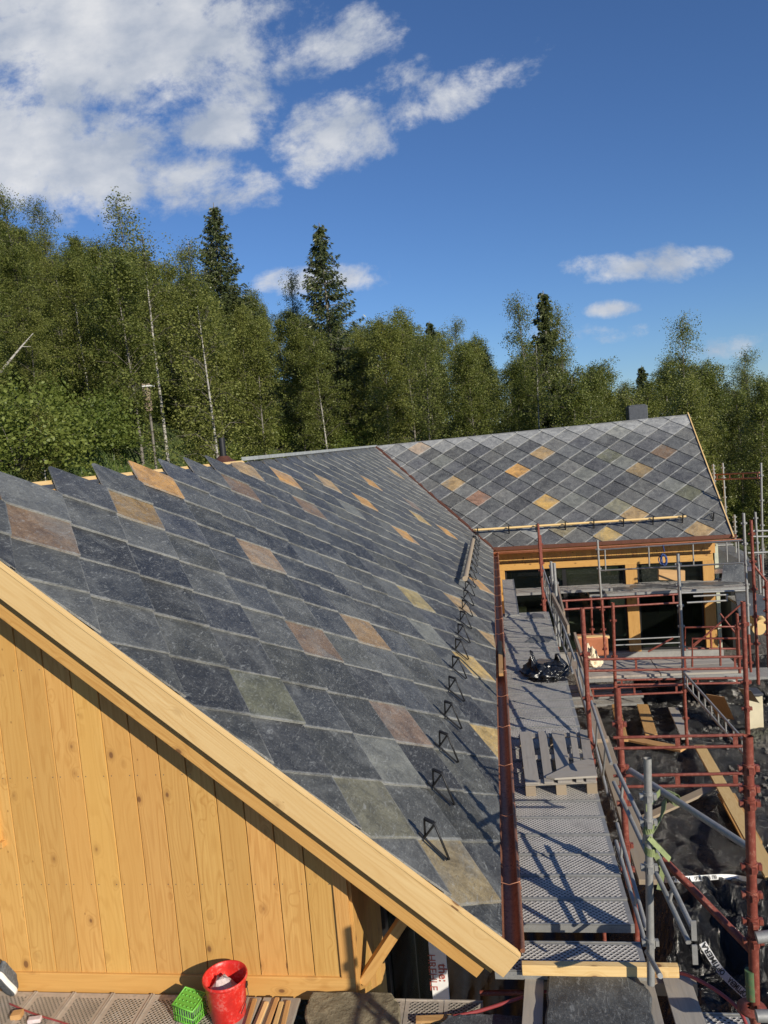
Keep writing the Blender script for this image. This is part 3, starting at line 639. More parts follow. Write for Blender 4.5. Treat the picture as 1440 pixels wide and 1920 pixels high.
for k in range(2):
    ua, ub = posts[k][1], posts[k + 1][0]; mid = ua + (ub - ua) * (0.5 if k == 0 else 0.62)
    for (a, b2) in ((ua, mid), (mid, ub)):
        mb = MB(); z0, z1 = zfl + .02, zb_b; t_ = .055
        mb.box(wf((a + b2) / 2, FV + .05, z1 - t_ / 2), WU * (b2 - a), WV * .06, Z3 * t_); mb.box(wf((a + b2) / 2, FV + .05, z0 + t_ / 2), WU * (b2 - a), WV * .06, Z3 * t_)
        mb.box(wf(a + t_ / 2, FV + .05, (z0 + z1) / 2), WU * t_, WV * .06, Z3 * (z1 - z0 - 2 * t_)); mb.box(wf(b2 - t_ / 2, FV + .05, (z0 + z1) / 2), WU * t_, WV * .06, Z3 * (z1 - z0 - 2 * t_))
        fo = mb.build('window', 'frame', house)
        mb = MB(); mb.box(wf((a + b2) / 2, FV + .06, (z0 + z1) / 2), WU * (b2 - a - 2 * t_ + .002), Z3 * (z1 - z0 - 2 * t_ + .002), WV * .012); mb.build('pane', 'glass', fo)
uc_, uw_ = (uL + uR) / 2 + .1, uR - uL + .1
for c_, ex, ey, ez in ((wf(uc_, FV + 3.3, zfl - .05), WU * uw_, WV * 6.2, Z3 * .1), (wf(uc_, FV + 3.3, 3.0), WU * uw_, WV * 6.2, Z3 * .1)):
    mb = MB(); mb.box(c_, ex, ey, ez); mb.build('floor' if c_.z < 1 else 'ceiling', M['palefloor'] if c_.z < 1 else 'plank', house)
for c_, ex, ey, hh in ((wf(uc_ - uw_ / 2, FV + 3.3, 1.45), WU * .1, WV * 6.2, 3.1), (wf(uc_ + uw_ / 2, FV + 3.3, 1.45), WU * .1, WV * 6.2, 3.1), (wf(uc_, FV + 6.3, zfl + .15), WU * uw_, WV * .1, .4), (wf(uc_ - 1.6, FV + 6.3, 1.45), WU * .5, WV * .1, 3.1), (wf(uc_ + 1.3, FV + 6.3, 1.45), WU * .8, WV * .1, 3.1), (wf(uc_, FV + 6.3, 2.75), WU * uw_, WV * .1, .6)):
    mb = MB(); mb.box(c_, Z3 * hh, ex, ey); mb.build('inner_wall', 'palefloor', house)
random.seed(77)
for k in range(6):
    u_ = uL + .5 + (uR - uL - 1) * k / 5; mb = MB(); mb.box(wf(u_, FV + random.uniform(1.0, 2.2), zfl + .5), Z3 * random.uniform(.6, 1.5), WU * random.uniform(.2, .8), WV * .3); mb.build('fitted_cabinet', random.choice(['cream', 'white', 'plank']), house)
mb = MB(); mb.face([wf(6.3, 0.2, 3.2), wf(6.3, 8.2, 3.2), wf(6.3, 4.2, 6.4)]); mb.build('wing_gable', 'wall', house)
mb = MB(); mb.box(wf((uL + uR) / 2, FV + .1, zfl - .25), WU * (uR - uL + .3), WV * .5, Z3 * .5); mb.build('foundation', 'concrete', house)
# chimney and flue
p = at(1194, 782, 'y', 27.3)
mb = MB(); a_ = .62; mb.box(V((p.x, 27.3, 6.5)), Z3 * 1.3, X3 * a_, Y3 * a_)
mb.box(V((p.x, 27.3, 7.165)), X3 * (a_ - .1), Y3 * (a_ - .1), Z3 * .05); mb.build('chimney', 'darkgrey', house, 0.02)
p = at(417, 840, 'x', -5.0)
mb = MB(); mb.tube([(p.x, p.y, 5.6), (p.x, p.y, p.z + .19)], .062, 16); mb.build('flue_pipe', 'black', house)
mb = MB(); mb.lathe((p.x, p.y, 6.50), [(.09, .12), (.16, .05), (.42, -.08)], 16); mb.build('flue_flashing', 'copper_dark', house)

# ------------------------------------------------------------------ snow hooks on the main roof
def hook_main(u):
    mb = MB(); r = .0088
    A_, B_ = mp(u + .07, .69, .042), mp(u, .485, .045); T1, T2_ = mp(u + .05, .775, .165), mp(u + .0, .71, .205)
    mb.tube([mp(u + .09, .74, .04), A_, mp(u + .01, .49, .045), mp(u, .478, .06), T2_, T1, A_ + MN * .01], r, 7)
    mb.tube([A_, T2_], r, 7)
    mb.tube([T1 + MU * .012, T2_ + MU * .012], r * 1.6, 7); mb.beam(A_, B_, .02, .006, MN)
    return mb
u0 = 5.17
proto = hook_main(u0).build('snow_hook', 'black', house)
for k in range(1, 21):
    c = proto.copy(); C.objects.link(c); c.parent = house; c.matrix_basis = proto.matrix_basis @ Matrix.Translation((0, .8175 * k, 0))
    c.name = 'snow_hook'
# wing snow guard
for i, x in enumerate((897, 955, 1006, 1060, 1113, 1168, 1223, 1278, 1335)):
    yb = 993 - (x - 897) * 0.0635 + 8
    p = onp(x, yb, WL, WN) - WL; u, s = p.dot(WU), p.dot(WS)
    mb = MB(); 
    mb.beam(wp(u, s - .10, .0), wp(u, s - .085, .33), .03, .03, WS)
    mb.tube([wp(u, s - .05, .24), wp(u, s + .18, .05), wp(u, s - .03, .05)], .011, 6)
    mb.build('snow_hook', 'black', house)
    if i == 0: ga = wp(u - .12, s - .03, .20)
    if i == 7: gb = wp(u + .1, s - .03, .20)
mb = MB(); mb.tube([ga, gb], .032, 10); mb.build('snow_guard_pole', 'fresh', house)

# ------------------------------------------------------------------ generic scaffold pieces
def collar(mb, p, r=.034):
    p = V(p)
    for a in range(4):
        d = V((math.cos(a * math.pi / 2), math.sin(a * math.pi / 2), 0)); mb.box(p + d * (r + .011), d * .022, Z3 * .036, d.cross(Z3) * .03)
    mb.tube([p - Z3 * .03, p + Z3 * .03], r, 12)
def standard(root, x, y, z0, z1, mat='red', r=.0241, cl=(), lean=(0, 0)):
    mb = MB(); mb.tube([(x, y, z0), (x + lean[0], y + lean[1], z1)], r, 14, 0, False)
    # open tube end
    mb.tube([(x + lean[0], y + lean[1], z1), (x + lean[0], y + lean[1], z1 - .06)], r * .82, 14, 0, False)
    for c in cl: collar(mb, (x + lean[0] * (c - z0) / (z1 - z0), y + lean[1] * (c - z0) / (z1 - z0), c), r * 1.25)
    return mb.build('standard', mat, root)
def ladder_rail(root, a, b, gap=.1, r=.017, mat='red', name='guard_rail', step=.45, flat=True):
    a = V(a); b = V(b); mb = MB(); mb.tube([a, b], r, 8); mb.tube([a - Z3 * gap, b - Z3 * gap], r, 8)
    L = (b - a).length; n = max(1, int(L / step)); d = (b - a).normalized()
    for k in range(n + 1):
        p = a + d * (L * (k + .15) / (n + .3))
        mb.box(p - Z3 * gap / 2, Z3 * (gap - r), d * .035, d.cross(Z3) * .012)
    return mb.build(name, mat, root)
def pole(root, pts, r=.0241, mat='galv', name='brace'):
    mb = MB(); mb.tube(pts, r, 12); return mb.build(name, mat, root)
def plank_perf(root, c, ax, ay, L, Wd, H=.06, m=('perf', 'galv'), edge=.035, name='deck_plank', tilt=0.0):
    """long side along ax; top face: plain rim and a perforated field"""
    c = V(c); ax = V(ax).normalized(); ay = V(ay).normalized(); az = ax.cross(ay); az = az if az.z > 0 else -az
    mb = MB(); mb.box(c - az * H / 2, ax * L, ay * Wd, az * (H - .004), 1)
    P = lambda a, b, h=0.0: c + ax * a + ay * b + az * h
    l, w, e = L / 2, Wd / 2, edge; fl = ax.cross(ay).z < 0
    def q(a0, a1, b0, b1, mi):
        pts = [P(a0, b0), P(a1, b0), P(a1, b1), P(a0, b1)]; uvs = [(a0 + 5, b0 + 5), (a1 + 5, b0 + 5), (a1 + 5, b1 + 5), (a0 + 5, b1 + 5)]
        if fl: pts = pts[::-1]; uvs = uvs[::-1]
        mb.face(pts, uvs, (1, 1, 1, 1), mi)
    q(-l + e, l - e, -w + e * .8, w - e * .8, 0); q(-l, -l + e, -w, w, 1); q(l - e, l, -w, w, 1); q(-l + e, l - e, -w, -w + e * .8, 1); q(-l + e, l - e, w - e * .8, w, 1)
    for sgn in (-1, 1): mb.box(P(0, sgn * (w - .006), .005), ax * L, ay * .010, az * .006, 1)
    return mb.build(name, list(m), root)

# ------------------------------------------------------------------ A: walkway scaffold along the eave
sA = thing('scaffold', 'long eave-side scaffold walkway of perforated steel planks beside the copper gutter', 'scaffold', (.4, 10, -.3))
y = 5.42; k = 0
DX0, DX1 = -.22, .775
while y < 15.3:
    dx1 = DX1 + .012 * (y - 5.4)
    plank_perf(sA, ((DX0 + dx1) / 2, y + .16, 3.0 + random.uniform(-.004, .004)), X3, Y3, dx1 - DX0, .316, .06, ('perf' if y < 9.5 else 'perf_fine', 'galv'))
    y += .3215; k += 1
plank_perf(sA, (.28, 5.15, 2.95), X3, Y3, 1.02, .316, .06)
# posts at the outer side
RXa = .86
standard(sA, RXa - .02, 6.07, 2.9, 4.55, 'red', .026, (3.05, 3.25, 3.6, 3.9, 4.25))
standard(sA, RXa + .0, 8.55, 2.9, 4.62, 'red', .026, (3.05, 3.6, 4.1))
standard(sA, RXa + .05, 13.2, 2.9, 4.35, 'galv', .026, (3.1, 3.6, 4.0))
standard(sA, RXa - .05, 15.6, 2.9, 4.75, 'red', .024, (3.1, 3.8))
for (yy, z1) in ((6.07, 2.9), (8.55, 2.9), (13.2, 2.9)): standard(sA, RXa + .02, yy, -.3, z1, 'red')
# near galvanised post with strap
pA = at(1214, 1422, 'y', 4.85); pB = at(1218, 1800, 'y', 4.85)
standard(sA, pB.x, 4.85, 2.98, pA.z, 'galv', .0245, (pA.z - .25, pA.z - .42, pA.z - .72, pB.z + .12), (pA.x - pB.x, 0))
# guard rails: ladder beams along Y
def yrail(x0, y0, x1, y1, z0, z1, gap=.09, mat='galv'): return ladder_rail(sA, (x0, y0, z0), (x1, y1, z1), gap, .017, mat, 'guard_rail', .5)
def xr(x, y, X_): return at(x, y, 'x', X_)
def tubes(pairs, r=.017):
    mb = MB(); (a, b), (c, d) = pairs; mb.tube([a, b], r, 8); mb.tube([c, d], r, 8); n = max(2, int((b - a).length / .5))
    for k in range(n): f = (k + .4) / n; mb.tube([a.lerp(b, f), c.lerp(d, f)], .011, 6)
    mb.build('guard_rail', 'galv', sA)
tubes(((at(1153, 1435, 'y', 6.0), at(1298, 1740, 'y', 4.4)), (at(1151, 1467, 'y', 6.0), at(1291, 1767, 'y', 4.4))))
tubes(((at(1157, 1544, 'y', 6.0), at(1212, 1742, 'y', 4.98)), (at(1155, 1577, 'y', 6.0), at(1208, 1762, 'y', 4.98))), .015)
tubes(((xr(1079, 1225, .90), xr(1146, 1432, .92)), (xr(1081, 1256, .90), xr(1139, 1490, .92))))
tubes(((xr(1017, 1062, .88), xr(1078, 1238, .92)), (xr(1019, 1100, .88), xr(1074, 1262, .92))))
tubes(((xr(1030, 1060, .95), xr(1068, 1190, .97)), (xr(1031, 1085, .95), xr(1066, 1215, .97))), .014)
for (x, y) in ((1301, 1745), (1303, 1790)):
    p = at(x, y, 'y', 4.38); mb = MB(); mb.box(p, Z3 * .12, X3 * .03, Y3 * .008); mb.build('bracket_plate', 'galv', sA)
mb = MB()
# wooden toe boards outside the walkway
for (ya, yb, xa, z) in ((6.2, 9.2, 1.02, 2.86), (9.0, 12.6, 1.03, 2.92)):
    mb = MB(); mb.beam((xa, ya, z), (xa + .04, yb, z + .02), .16, .045, Z3); mb.build('toe_board', 'plank', sA, 0.004)
mb = MB(); mb.beam((.93, 12.0, 3.7), (1.02, 14.6, 3.75), .03, .16, Z3); mb.build('toe_board', 'plank', sA, 0.004)
# cross guards at Y ~ 6.05 towards the right
pa, pb = at(1150, 1383, 'y', 6.05), at(1395, 1378, 'y', 5.95)
ladder_rail(sA, pa, pb, .088, .0125, 'red', 'guard_rail', .42)
pa, pb = at(1150, 1455, 'y', 6.05), at(1395, 1450, 'y', 5.95)
ladder_rail(sA, pa, pb, .09, .0125, 'red', 'guard_rail', .42)
# near thick red post
p1, p0 = at(1402, 1380, 'y', 4.7), at(1412, 1910, 'y', 4.7)
standard(sA, p0.x, 4.7, p0.z - .9, p1.z, 'red', .030, [p1.z - d for d in (.20, .33, .42, .82, 1.0, 1.17, 1.30)], (p1.x - p0.x, 0))
mb = MB(); mb.tube([(p0.x - .002, 4.7, p0.z + .13), (p0.x - .005, 4.7, p0.z + .32)], .0315, 14); mb.build('painted_sleeve', 'green_paint', sA)
p1b, p0b = at(1393, 1128, 'y', 8.7), at(1400, 1400, 'y', 8.7)
standard(sA, p0b.x, 8.7, p0b.z - 3, p1b.z, 'red', .026, [p1b.z - d for d in (.25, .9, 1.2)], (p1b.x - p0b.x, 0))
# diagonals
pole(sA, [at(1182, 1445, 'y', 6.0), at(1408, 1592, 'y', 4.75)], .0241, 'galv', 'brace')
pole(sA, [at(1243, 1610, 'y', 5.2), at(1412, 1785, 'y', 4.75)], .026, 'red', 'brace')
pole(sA, [at(1213, 1785, 'y', 4.9), at(1238, 1830, 'y', 4.4)], .016, 'galv', 'brace')
# short bits at the right edge
pole(sA, [at(1418, 1758, 'y', 4.6), at(1470, 1752, 'y', 4.6)], .034, 'galv', 'ledger')
pole(sA, [at(1418, 1905, 'y', 4.4), at(1470, 1905, 'y', 4.4)], .034, 'galv', 'ledger')
mb = MB(); p = at(1410, 1890, 'y', 4.66); mb.lathe(p, [(.03, -.012), (.085, -.01), (.085, .006), (.03, .01)], 16); mb.build('rosette', 'red', sA)
# strap
def ribbon(pts, w, mat, parent=None, name='strap', up=None, th=.002):
    pts = [V(p) for p in pts]; mb = MB(); n = len(pts); L_, R_ = [], []
    for i, p in enumerate(pts):
        t = (pts[min(i + 1, n - 1)] - pts[max(i - 1, 0)]).normalized(); u = V(up[i]) if up else Z3; s_ = (u - t * u.dot(t)).normalized()
        L_.append(p + s_ * w / 2); R_.append(p - s_ * w / 2)
    k = 0.0
    for i in range(n - 1):
        d = (pts[i + 1] - pts[i]).length; mb.face([L_[i], L_[i + 1], R_[i + 1], R_[i]], [(k, 1), (k + d, 1), (k + d, 0), (k, 0)], (1, 1, 1, 1), 0, False); k += d
    return mb, L_, R_
def wrap(c, ax, r, a0, a1, n, shift):
    ax = V(ax).normalized(); a = ax.orthogonal().normalized(); b = ax.cross(a); out = []
    for i in range(n + 1):
        t = math.radians(a0 + (a1 - a0) * i / n); out.append(V(c) + (a * math.cos(t) + b * math.sin(t)) * r + ax * shift * i / n)
    return out
st = thing('strap', 'pale green lashing strap knotted round the galvanised post and the grey diagonal tube', 'strap', at(1216, 1500, 'y', 4.85))
def strap_piece(pts, w=.045, ups=None):
    mb, _, _ = ribbon(pts, w, None, up=ups); o = mb.build('strap_band', 'strap', st)
    md = o.modifiers.new('th', 'SOLIDIFY'); md.thickness = .003; return o
dd = (at(1408, 1592, 'y', 4.75) - at(1182, 1445, 'y', 6.0)).normalized()
cD = at(1252, 1490, 'y', 5.60)
for k in range(3):
    w_ = wrap(cD + dd * (.03 * k), dd, .031 + .003 * k, 20 * k, 380 + 20 * k, 18, .03); strap_piece(w_, .05, [dd] * len(w_))
cP = at(1217, 1560, 'y', 4.85)
w_ = wrap(cP, Z3, .032, 0, 400, 18, .05); strap_piece(w_, .05, [V((0.2, 0, 1))] * len(w_))
w_ = wrap(cP - Z3 * .1, Z3, .031, 0, 380, 18, -.04); strap_piece(w_, .05, [V((0.1, 0, 1))] * len(w_))
q0, q1 = at(1246, 1500, 'y', 5.55), at(1216, 1575, 'y', 4.82)
strap_piece([q0, q0.lerp(q1, .3) + V((.02, 0, -.01)), q0.lerp(q1, .7) + V((.01, 0, -.01)), q1], .05, [V((1, 0, 1))] * 4)
q0, q1 = at(1238, 1485, 'y', 5.5), at(1212, 1515, 'y', 4.82); strap_piece([q0, q0.lerp(q1, .5), q1], .045, [V((0, 0, 1))] * 3)
q0, q1, q2 = at(1216, 1570, 'y', 4.82), at(1240, 1595, 'y', 4.82), at(1256, 1612, 'y', 4.84)
strap_piece([q0, q1, q2], .035, [V((.3, .6, 1))] * 3)
strap_piece([at(1228, 1600, 'y', 4.95), at(1243, 1628, 'y', 4.95), at(1236, 1668, 'y', 4.95)], .035, [X3] * 3)

# ------------------------------------------------------------------ B: near platform
NZ = 2.72
sB = thing('scaffold', 'near scaffold platform of dusty perforated planks at the foot of the pine gable', 'scaffold', (-2, 4.4, -.3))
x = -4.6
while x < -2.2:
    plank_perf(sB, (x + .155, 4.45, NZ), Y3, X3, 1.1, .305, .05, ('perf_warm', 'steeldust'), .05); x += .31
def nb(x, y, z=NZ): return at(x, y, 'z', z)
xa = nb(750, 1880).x; 
for k in range(3):
    plank_perf(sB, (-1.0 + .27 * k, nb(800, 1873).y - .22, NZ), X3, Y3, .265, .42, .05, ('perf_warm', 'steeldust'), .03)
plank_perf(sB, (-.5, 4.06, NZ - .02), X3, Y3, 1.6, .30, .05, ('perf_warm', 'steeldust'), .04)
standard(sB, 1.27, 2.53, -.3, 4.78, 'red', .03, (4.3, 4.5)); ladder_rail(sB, (1.27, 2.53, 4.3), (1.27, .8, 4.3), .1)
# weathered boards on the platform, fresh beam behind the slab
for i, (xa, xb) in enumerate(((470, 500), (503, 532), (536, 572))):
    a, b2 = nb(xa, 1848, NZ + .03), nb(xb, 1848, NZ + .03)
    mb = MB(); mb.box(V(((a.x + b2.x) / 2, 4.38, NZ + .018)), Y3 * 1.15, X3 * (b2.x - a.x - .004), Z3 * .03)
    one(mb, 'board', 'oldwood', ('grey weathered board right behind the red bucket', 'middle grey weathered board under the wooden sticks', 'grey weathered board beside the rough pale stone slab')[i], 'board', (a.x + .05, 4.38, NZ), None, .003)
a, b2 = at(978, 1806, 'z', 3.02), at(1270, 1806, 'z', 3.02)
mb = MB(); mb.beam(V((a.x, a.y, 2.985)), V((b2.x, a.y, 2.985)), .05, .075, Z3); one(mb, 'timber_beam', 'fresh', 'fresh timber beam lying across the near end of the walkway', 'beam', V((a.x, a.y, 2.95)), None, .003)

# ------------------------------------------------------------------ bucket, crate, sticks, slabs, shoe
bp = nb(430, 1908); bp.z = NZ
bk = thing('bucket', 'red plastic bucket with pale mortar inside, standing by the pine wall', 'bucket', bp)
bx_, by_ = bp.x, bp.y
mb = MB(); prof = [(a_ * 1.12, b_ * 1.2) for a_, b_ in [(.0, 0), (.098, 0), (.105, .01), (.128, .235), (.13, .24), (.138, .243), (.14, .255), (.137, .265), (.131, .262), (.126, .24), (.103, .02), (0, .015)]]
mb.lathe((bx_, by_, NZ), prof, 40); mb.build('bucket_body', 'bucket', bk)
mb = MB(); mb.lathe((bx_ - .03, by_ + .02, NZ + .205), [(0, .07), (.045, .06), (.07, .02), (.10, -.02)], 14)
for v in range(len(mb.v)): mb.v[v] = (mb.v[v][0] + random.uniform(-.012, .012), mb.v[v][1] + random.uniform(-.012, .012), mb.v[v][2] + random.uniform(-.015, .02))
mb.build('mortar_lump', 'mortar', bk)
mb = MB(); mb.box(V((bx_ + .137, by_ + .02, NZ + .235)), X3 * .02, Y3 * .03, Z3 * .03)
mb.tube([(bx_ + .14 * math.cos(t), by_ + .02 + .14 * math.sin(t) * .0 - .03 * math.sin(t), NZ + .235 - .05 * math.sin(t)) for t in np.linspace(0, -math.pi, 14)] if False else [(bx_ + .143, by_ + .02, NZ + .235), (bx_ + .152, by_ + .01, NZ + .17), (bx_ + .13, by_ - .1, NZ + .11)], .003, 6); mb.build('bucket_handle', 'black', bk)
gp = nb(358, 1908); gp.z = NZ
cr_ = thing('crate', 'small green plastic basket with a perforated lid beside the red bucket', 'basket', gp)
def slab_poly(mb, poly, z0, z1, mi=0, rot=0):
    a = [V((x, y, z1)) for x, y in poly]; b2 = [V((x, y, z0)) for x, y in poly]; n = len(poly)
    mb.face(a, [(x, y) for x, y in poly], (1, 1, 1, 1), mi); mb.face(b2[::-1], None, (1, 1, 1, 1), mi)
    for i in range(n): mb.face([b2[i], b2[(i + 1) % n], a[(i + 1) % n], a[i]], None, (1, 1, 1, 1), mi)
def rotq(cx, cy, w, d, ang):
    c_, s_ = math.cos(ang), math.sin(ang); return lambda a, b, z: V((cx + a * w * c_ - b * d * s_, cy + a * w * s_ + b * d * c_, z))
Q = rotq(gp.x, gp.y, .085, .068, math.radians(-18)); mb = MB()
for h in (.0, .045, .105):
    ring = [Q(a, b2, NZ + h + .01) for a, b2 in ((-1, -1), (1, -1), (1, 1), (-1, 1))]; mb.tube(ring, .006, 6, closed=True)
for k in range(9):
    t = -1 + k / 4
    for (a, b2) in ((t, -1), (t, 1), (-1, t), (1, t)): mb.tube([Q(a, b2, NZ + .01), Q(a, b2, NZ + .115)], .0035, 5)
mb.face([Q(-1, -1, NZ + .004), Q(1, -1, NZ + .004), Q(1, 1, NZ + .004), Q(-1, 1, NZ + .004)])
mb.build('basket_body', 'green', cr_)
mb = MB(); la = [(-1.08, -1.08), (1.08, -1.08), (1.08, 1.08), (-1.08, 1.08)]
L0 = [Q(a, b2, NZ + .122 + (.03 if b2 > 0 else 0)) for a, b2 in la]; mb.tube(L0, .007, 6, closed=True); mb.face(L0)
for a in np.linspace(-.8, .8, 5):
    for b2 in np.linspace(-.8, .8, 4): mb.lathe(Q(a, b2, NZ + .124 + .015 * (b2 + 1)), [(.008, 0), (.006, .005), (0, .005)], 6)
mb.build('basket_lid', 'green', cr_)
mb = MB(); Qg = rotq(gp.x, gp.y, .06, .05, math.radians(-18)); mb.box(V((gp.x, gp.y, NZ + .045)), Qg(1, 0, 0) - Qg(-1, 0, 0), Qg(0, 1, 0) - Qg(0, -1, 0), Z3 * .07); mb.build('basket_contents', plain('grey_rags', (0.18, 0.18, 0.19), 0.9, 0.2, 0.6, 60, 1.0), cr_)
lab = ['leftmost pale wooden stick leaning toward the red bucket', 'second wooden stick from the red bucket', 'longest wooden stick, standing up in the middle of the row', 'fourth wooden stick from the bucket, slightly shorter', 'rightmost short wooden stick nearest the stone slab']
for i, (xa, ya, xb, yb) in enumerate(((478, 1874, 460, 1935), (500, 1880, 478, 1935), (520, 1872, 495, 1940), (528, 1880, 512, 1935), (541, 1878, 528, 1935))):
    a, b2 = nb(xa, ya, NZ + .045), nb(xb, yb, NZ + .045); mb = MB(); mb.beam(a, b2, .03, .02, Z3)
    one(mb, 'wooden_stick', 'fresh' if i % 2 else 'tan', lab[i], 'stick', (a + b2) / 2, 'sticks beside the bucket', .002)
def rough_slab(name, pts, z0, th, mat, label, cat, seed=0, slm=False, tint=(0.06, 0.065, 0.07)):
    random.seed(seed); poly = []
    for i in range(len(pts)):
        a, b2 = V(pts[i]), V(pts[(i + 1) % len(pts)]); n = 8
        for k in range(n):
            p = a.lerp(b2, k / n); poly.append((p.x + random.uniform(-.008, .008), p.y + random.uniform(-.008, .008)))
    mb = MB(); cx = sum(p[0] for p in poly) / len(poly); cy = sum(p[1] for p in poly) / len(poly)
    inner = [(cx + (x - cx) * .965, cy + (y - cy) * .965) for x, y in poly]; n = len(poly); col = tint + (1,)
    top = [V((x, y, z0 + th + random.uniform(-.002, .002))) for x, y in inner]; mid = [V((x, y, z0 + th * random.uniform(.45, .8))) for x, y in poly]; bot = [V((x, y, z0)) for x, y in poly]
    mb.face(top, [(.5, .5)] * n, col)
    for i in range(n):
        j = (i + 1) % n; mb.face([mid[i], mid[j], top[j], top[i]], [(.01, .01)] * 2 + [(.5, .5)] * 2, col); mb.face([bot[i], bot[j], mid[j], mid[i]], [(.3, .3)] * 4, col)
    return one(mb, name, mat, label, cat, (cx, cy, z0))
sl_ = [nb(580, 1940, NZ + .07), nb(752, 1950, NZ + .07), nb(748, 1880, NZ + .07), nb(735, 1862, NZ + .07), nb(585, 1858, NZ + .07), nb(570, 1890, NZ + .07)]
rough_slab('stone_slab', [(p.x, p.y, 0) for p in sl_], NZ + .035, .035, 'stone', 'rough pale brown stone slab lying against the foot of the gable wall', 'slab', 3)
z_ = 2.95; sl_ = [nb(1018, 1960, z_), nb(1232, 1960, z_), nb(1219, 1858, z_), nb(1195, 1829, z_), nb(1030, 1816, z_)]
rough_slab('slate_slab', [(p.x, p.y, 0) for p in sl_], z_ - .03, .03, 'slate', 'large dark grey slate lying on pallet boards at the bottom of the photo', 'slate', 5, tint=(0.055, 0.06, 0.063))
z_ = NZ + .06; sl_ = [nb(800, 1950, z_), nb(990, 1960, z_), nb(985, 1906, z_), nb(900, 1900, z_), nb(840, 1903, z_)]
rough_slab('slate_slab', [(p.x, p.y, 0) for p in sl_], z_ - .025, .025, 'slate', 'dark slate just entering the bottom edge, below the red hose', 'slate', 6, tint=(0.06, 0.065, 0.075))
# pallet under the slab (only its boards show)
pl2 = thing('pallet', 'near wooden pallet under the large dark slate beside the red hose', 'pallet', nb(1200, 1900, 2.8))
for (xa, xb, xc, xd, ya, yb) in ((1184, 1222, 1212, 1256, 1829, 1960), (1240, 1292, 1276, 1340, 1826, 1960), (985, 1020, 975, 1016, 1822, 1960), (1130, 1176, 1130, 1180, 1840, 1960)):
    a, b2 = nb((xa + xb) / 2, ya, 2.90), nb((xc + xd) / 2, yb, 2.90); wd = (nb(xb, ya, 2.90) - nb(xa, ya, 2.90)).x
    mb = MB(); mb.beam(a - Z3 * .012, b2 - Z3 * .012, wd, .02, Z3); mb.build('top_board', 'oldwood', pl2, .002)
for yo in (0, .55):
    a, b2 = nb(985, 1835, 2.83), nb(1300, 1835, 2.83); mb = MB(); mb.beam(V((a.x, a.y - yo - .04, 2.83)), V((b2.x, a.y - yo - .04, 2.83)), .09, .09, Z3); mb.build('bearer', 'plank', pl2, .002)
mb = MB(); a = at(1370, 1925, 'z', 2.75); plank_perf(sA, (a.x - .02, a.y - .05, 2.75), X3, Y3, .30, .32, .06)
# red ledger and tan boards under the near end
pole(sB, [at(900, 1862, 'y', 5.1), at(1010, 1860, 'y', 5.1)], .018, 'red', 'ledger')
mb = MB(); a = at(780, 1912, 'z', NZ + .03); b2 = at(880, 1908, 'z', NZ + .03); mb.beam(a, b2, .05, .02, Z3); one(mb, 'wooden_stick', 'tan', 'pale batten lying by the bottom edge beside the red hose', 'stick', (a + b2) / 2)
# shoe at the left edge
sp_ = nb(2, 1905); shx = sp_.x - .035; shy = sp_.y + .08
sh = thing('shoe', 'dark grey sneaker with a thick white sole at the left edge', 'shoe', (shx, shy, NZ))
def foot(scale, z0, z1, taper):
    pr = [(-.5, .30), (-.42, .42), (-.2, .40), (0, .38), (.2, .46), (.38, .46), (.47, .32), (.5, .12)]
    vs = []; fs = []; n = len(pr)
    lv = [(z0, 1.0), (z1, taper)]
    return pr
def shoe_layer(levels, mat, name):
    pr = [(-.145, .0), (-.14, .028), (-.11, .036), (-.04, .034), (.03, .04), (.09, .046), (.125, .036), (.142, .016), (.146, 0)]
    outline = pr + [(a, -b2) for a, b2 in reversed(pr[1:-1])]; n = len(outline); mb = MB(); vs = []
    for (z, k, sh_) in levels: vs += [V((shx + b2 * k, shy + (a + sh_) * (k * .5 + .5) , NZ + z)) for a, b2 in outline]
    fs = [(l * n + i, l * n + (i + 1) % n, (l + 1) * n + (i + 1) % n, (l + 1) * n + i) for l in range(len(levels) - 1) for i in range(n)]
    mb.shared(vs, fs); mb.face(vs[-n:]); o = mb.build(name, mat, sh); return o
shoe_layer([(-.004, .6, 0), (-.004, .93, 0), (.0, .95, 0)], 'shoe', 'outsole')
shoe_layer([(.0, .98, 0), (.008, 1.06, 0), (.03, 1.08, 0), (.036, 1.0, 0)], 'white', 'sole')
shoe_layer([(.034, .98, 0), (.055, .96, -.002), (.075, .8, -.01), (.09, .62, -.03), (.11, .5, -.05)], 'shoe', 'upper')
mb = MB()
for k in range(4): mb.tube([(shx - .02, shy + .05 - .025 * k, NZ + .085 + .006 * k), (shx, shy + .048 - .025 * k, NZ + .097 + .006 * k), (shx + .02, shy + .05 - .025 * k, NZ + .085 + .006 * k)], .0035, 6)
mb.build('laces', 'white', sh)
sh.rotation_euler = (math.radians(-62), 0, math.radians(-4)); sh.location.z = NZ + .145; sh.location.y += .03
# small rubble and tool near the shoe
p = nb(65, 1912, NZ + .02); mb = MB(); mb.box(p, V((.09, .02, 0)), V((-.01, .045, 0)), Z3 * .03); one(mb, 'plaster_piece', 'mortar', 'small pale lump of plaster lying near the shoe', 'rubble', p, None, .006)
p = nb(32, 1903, NZ + .02); mb = MB(); mb.box(p, V((.07, .02, 0)), V((-.01, .06, 0)), Z3 * .04); one(mb, 'wood_block', 'tan', 'small cut wood block right beside the shoe', 'offcut', p, None, .003)
mb = MB(); mb.tube([nb(18, 1882, NZ + .01), nb(48, 1895, NZ + .01), nb(75, 1905, NZ + .01), nb(110, 1915, NZ + .01), nb(140, 1925, NZ + .01)], .006, 8); one(mb, 'cable', 'hose', 'thin dark red cable lying on the perforated planks near the shoe', 'cable', nb(75, 1905))
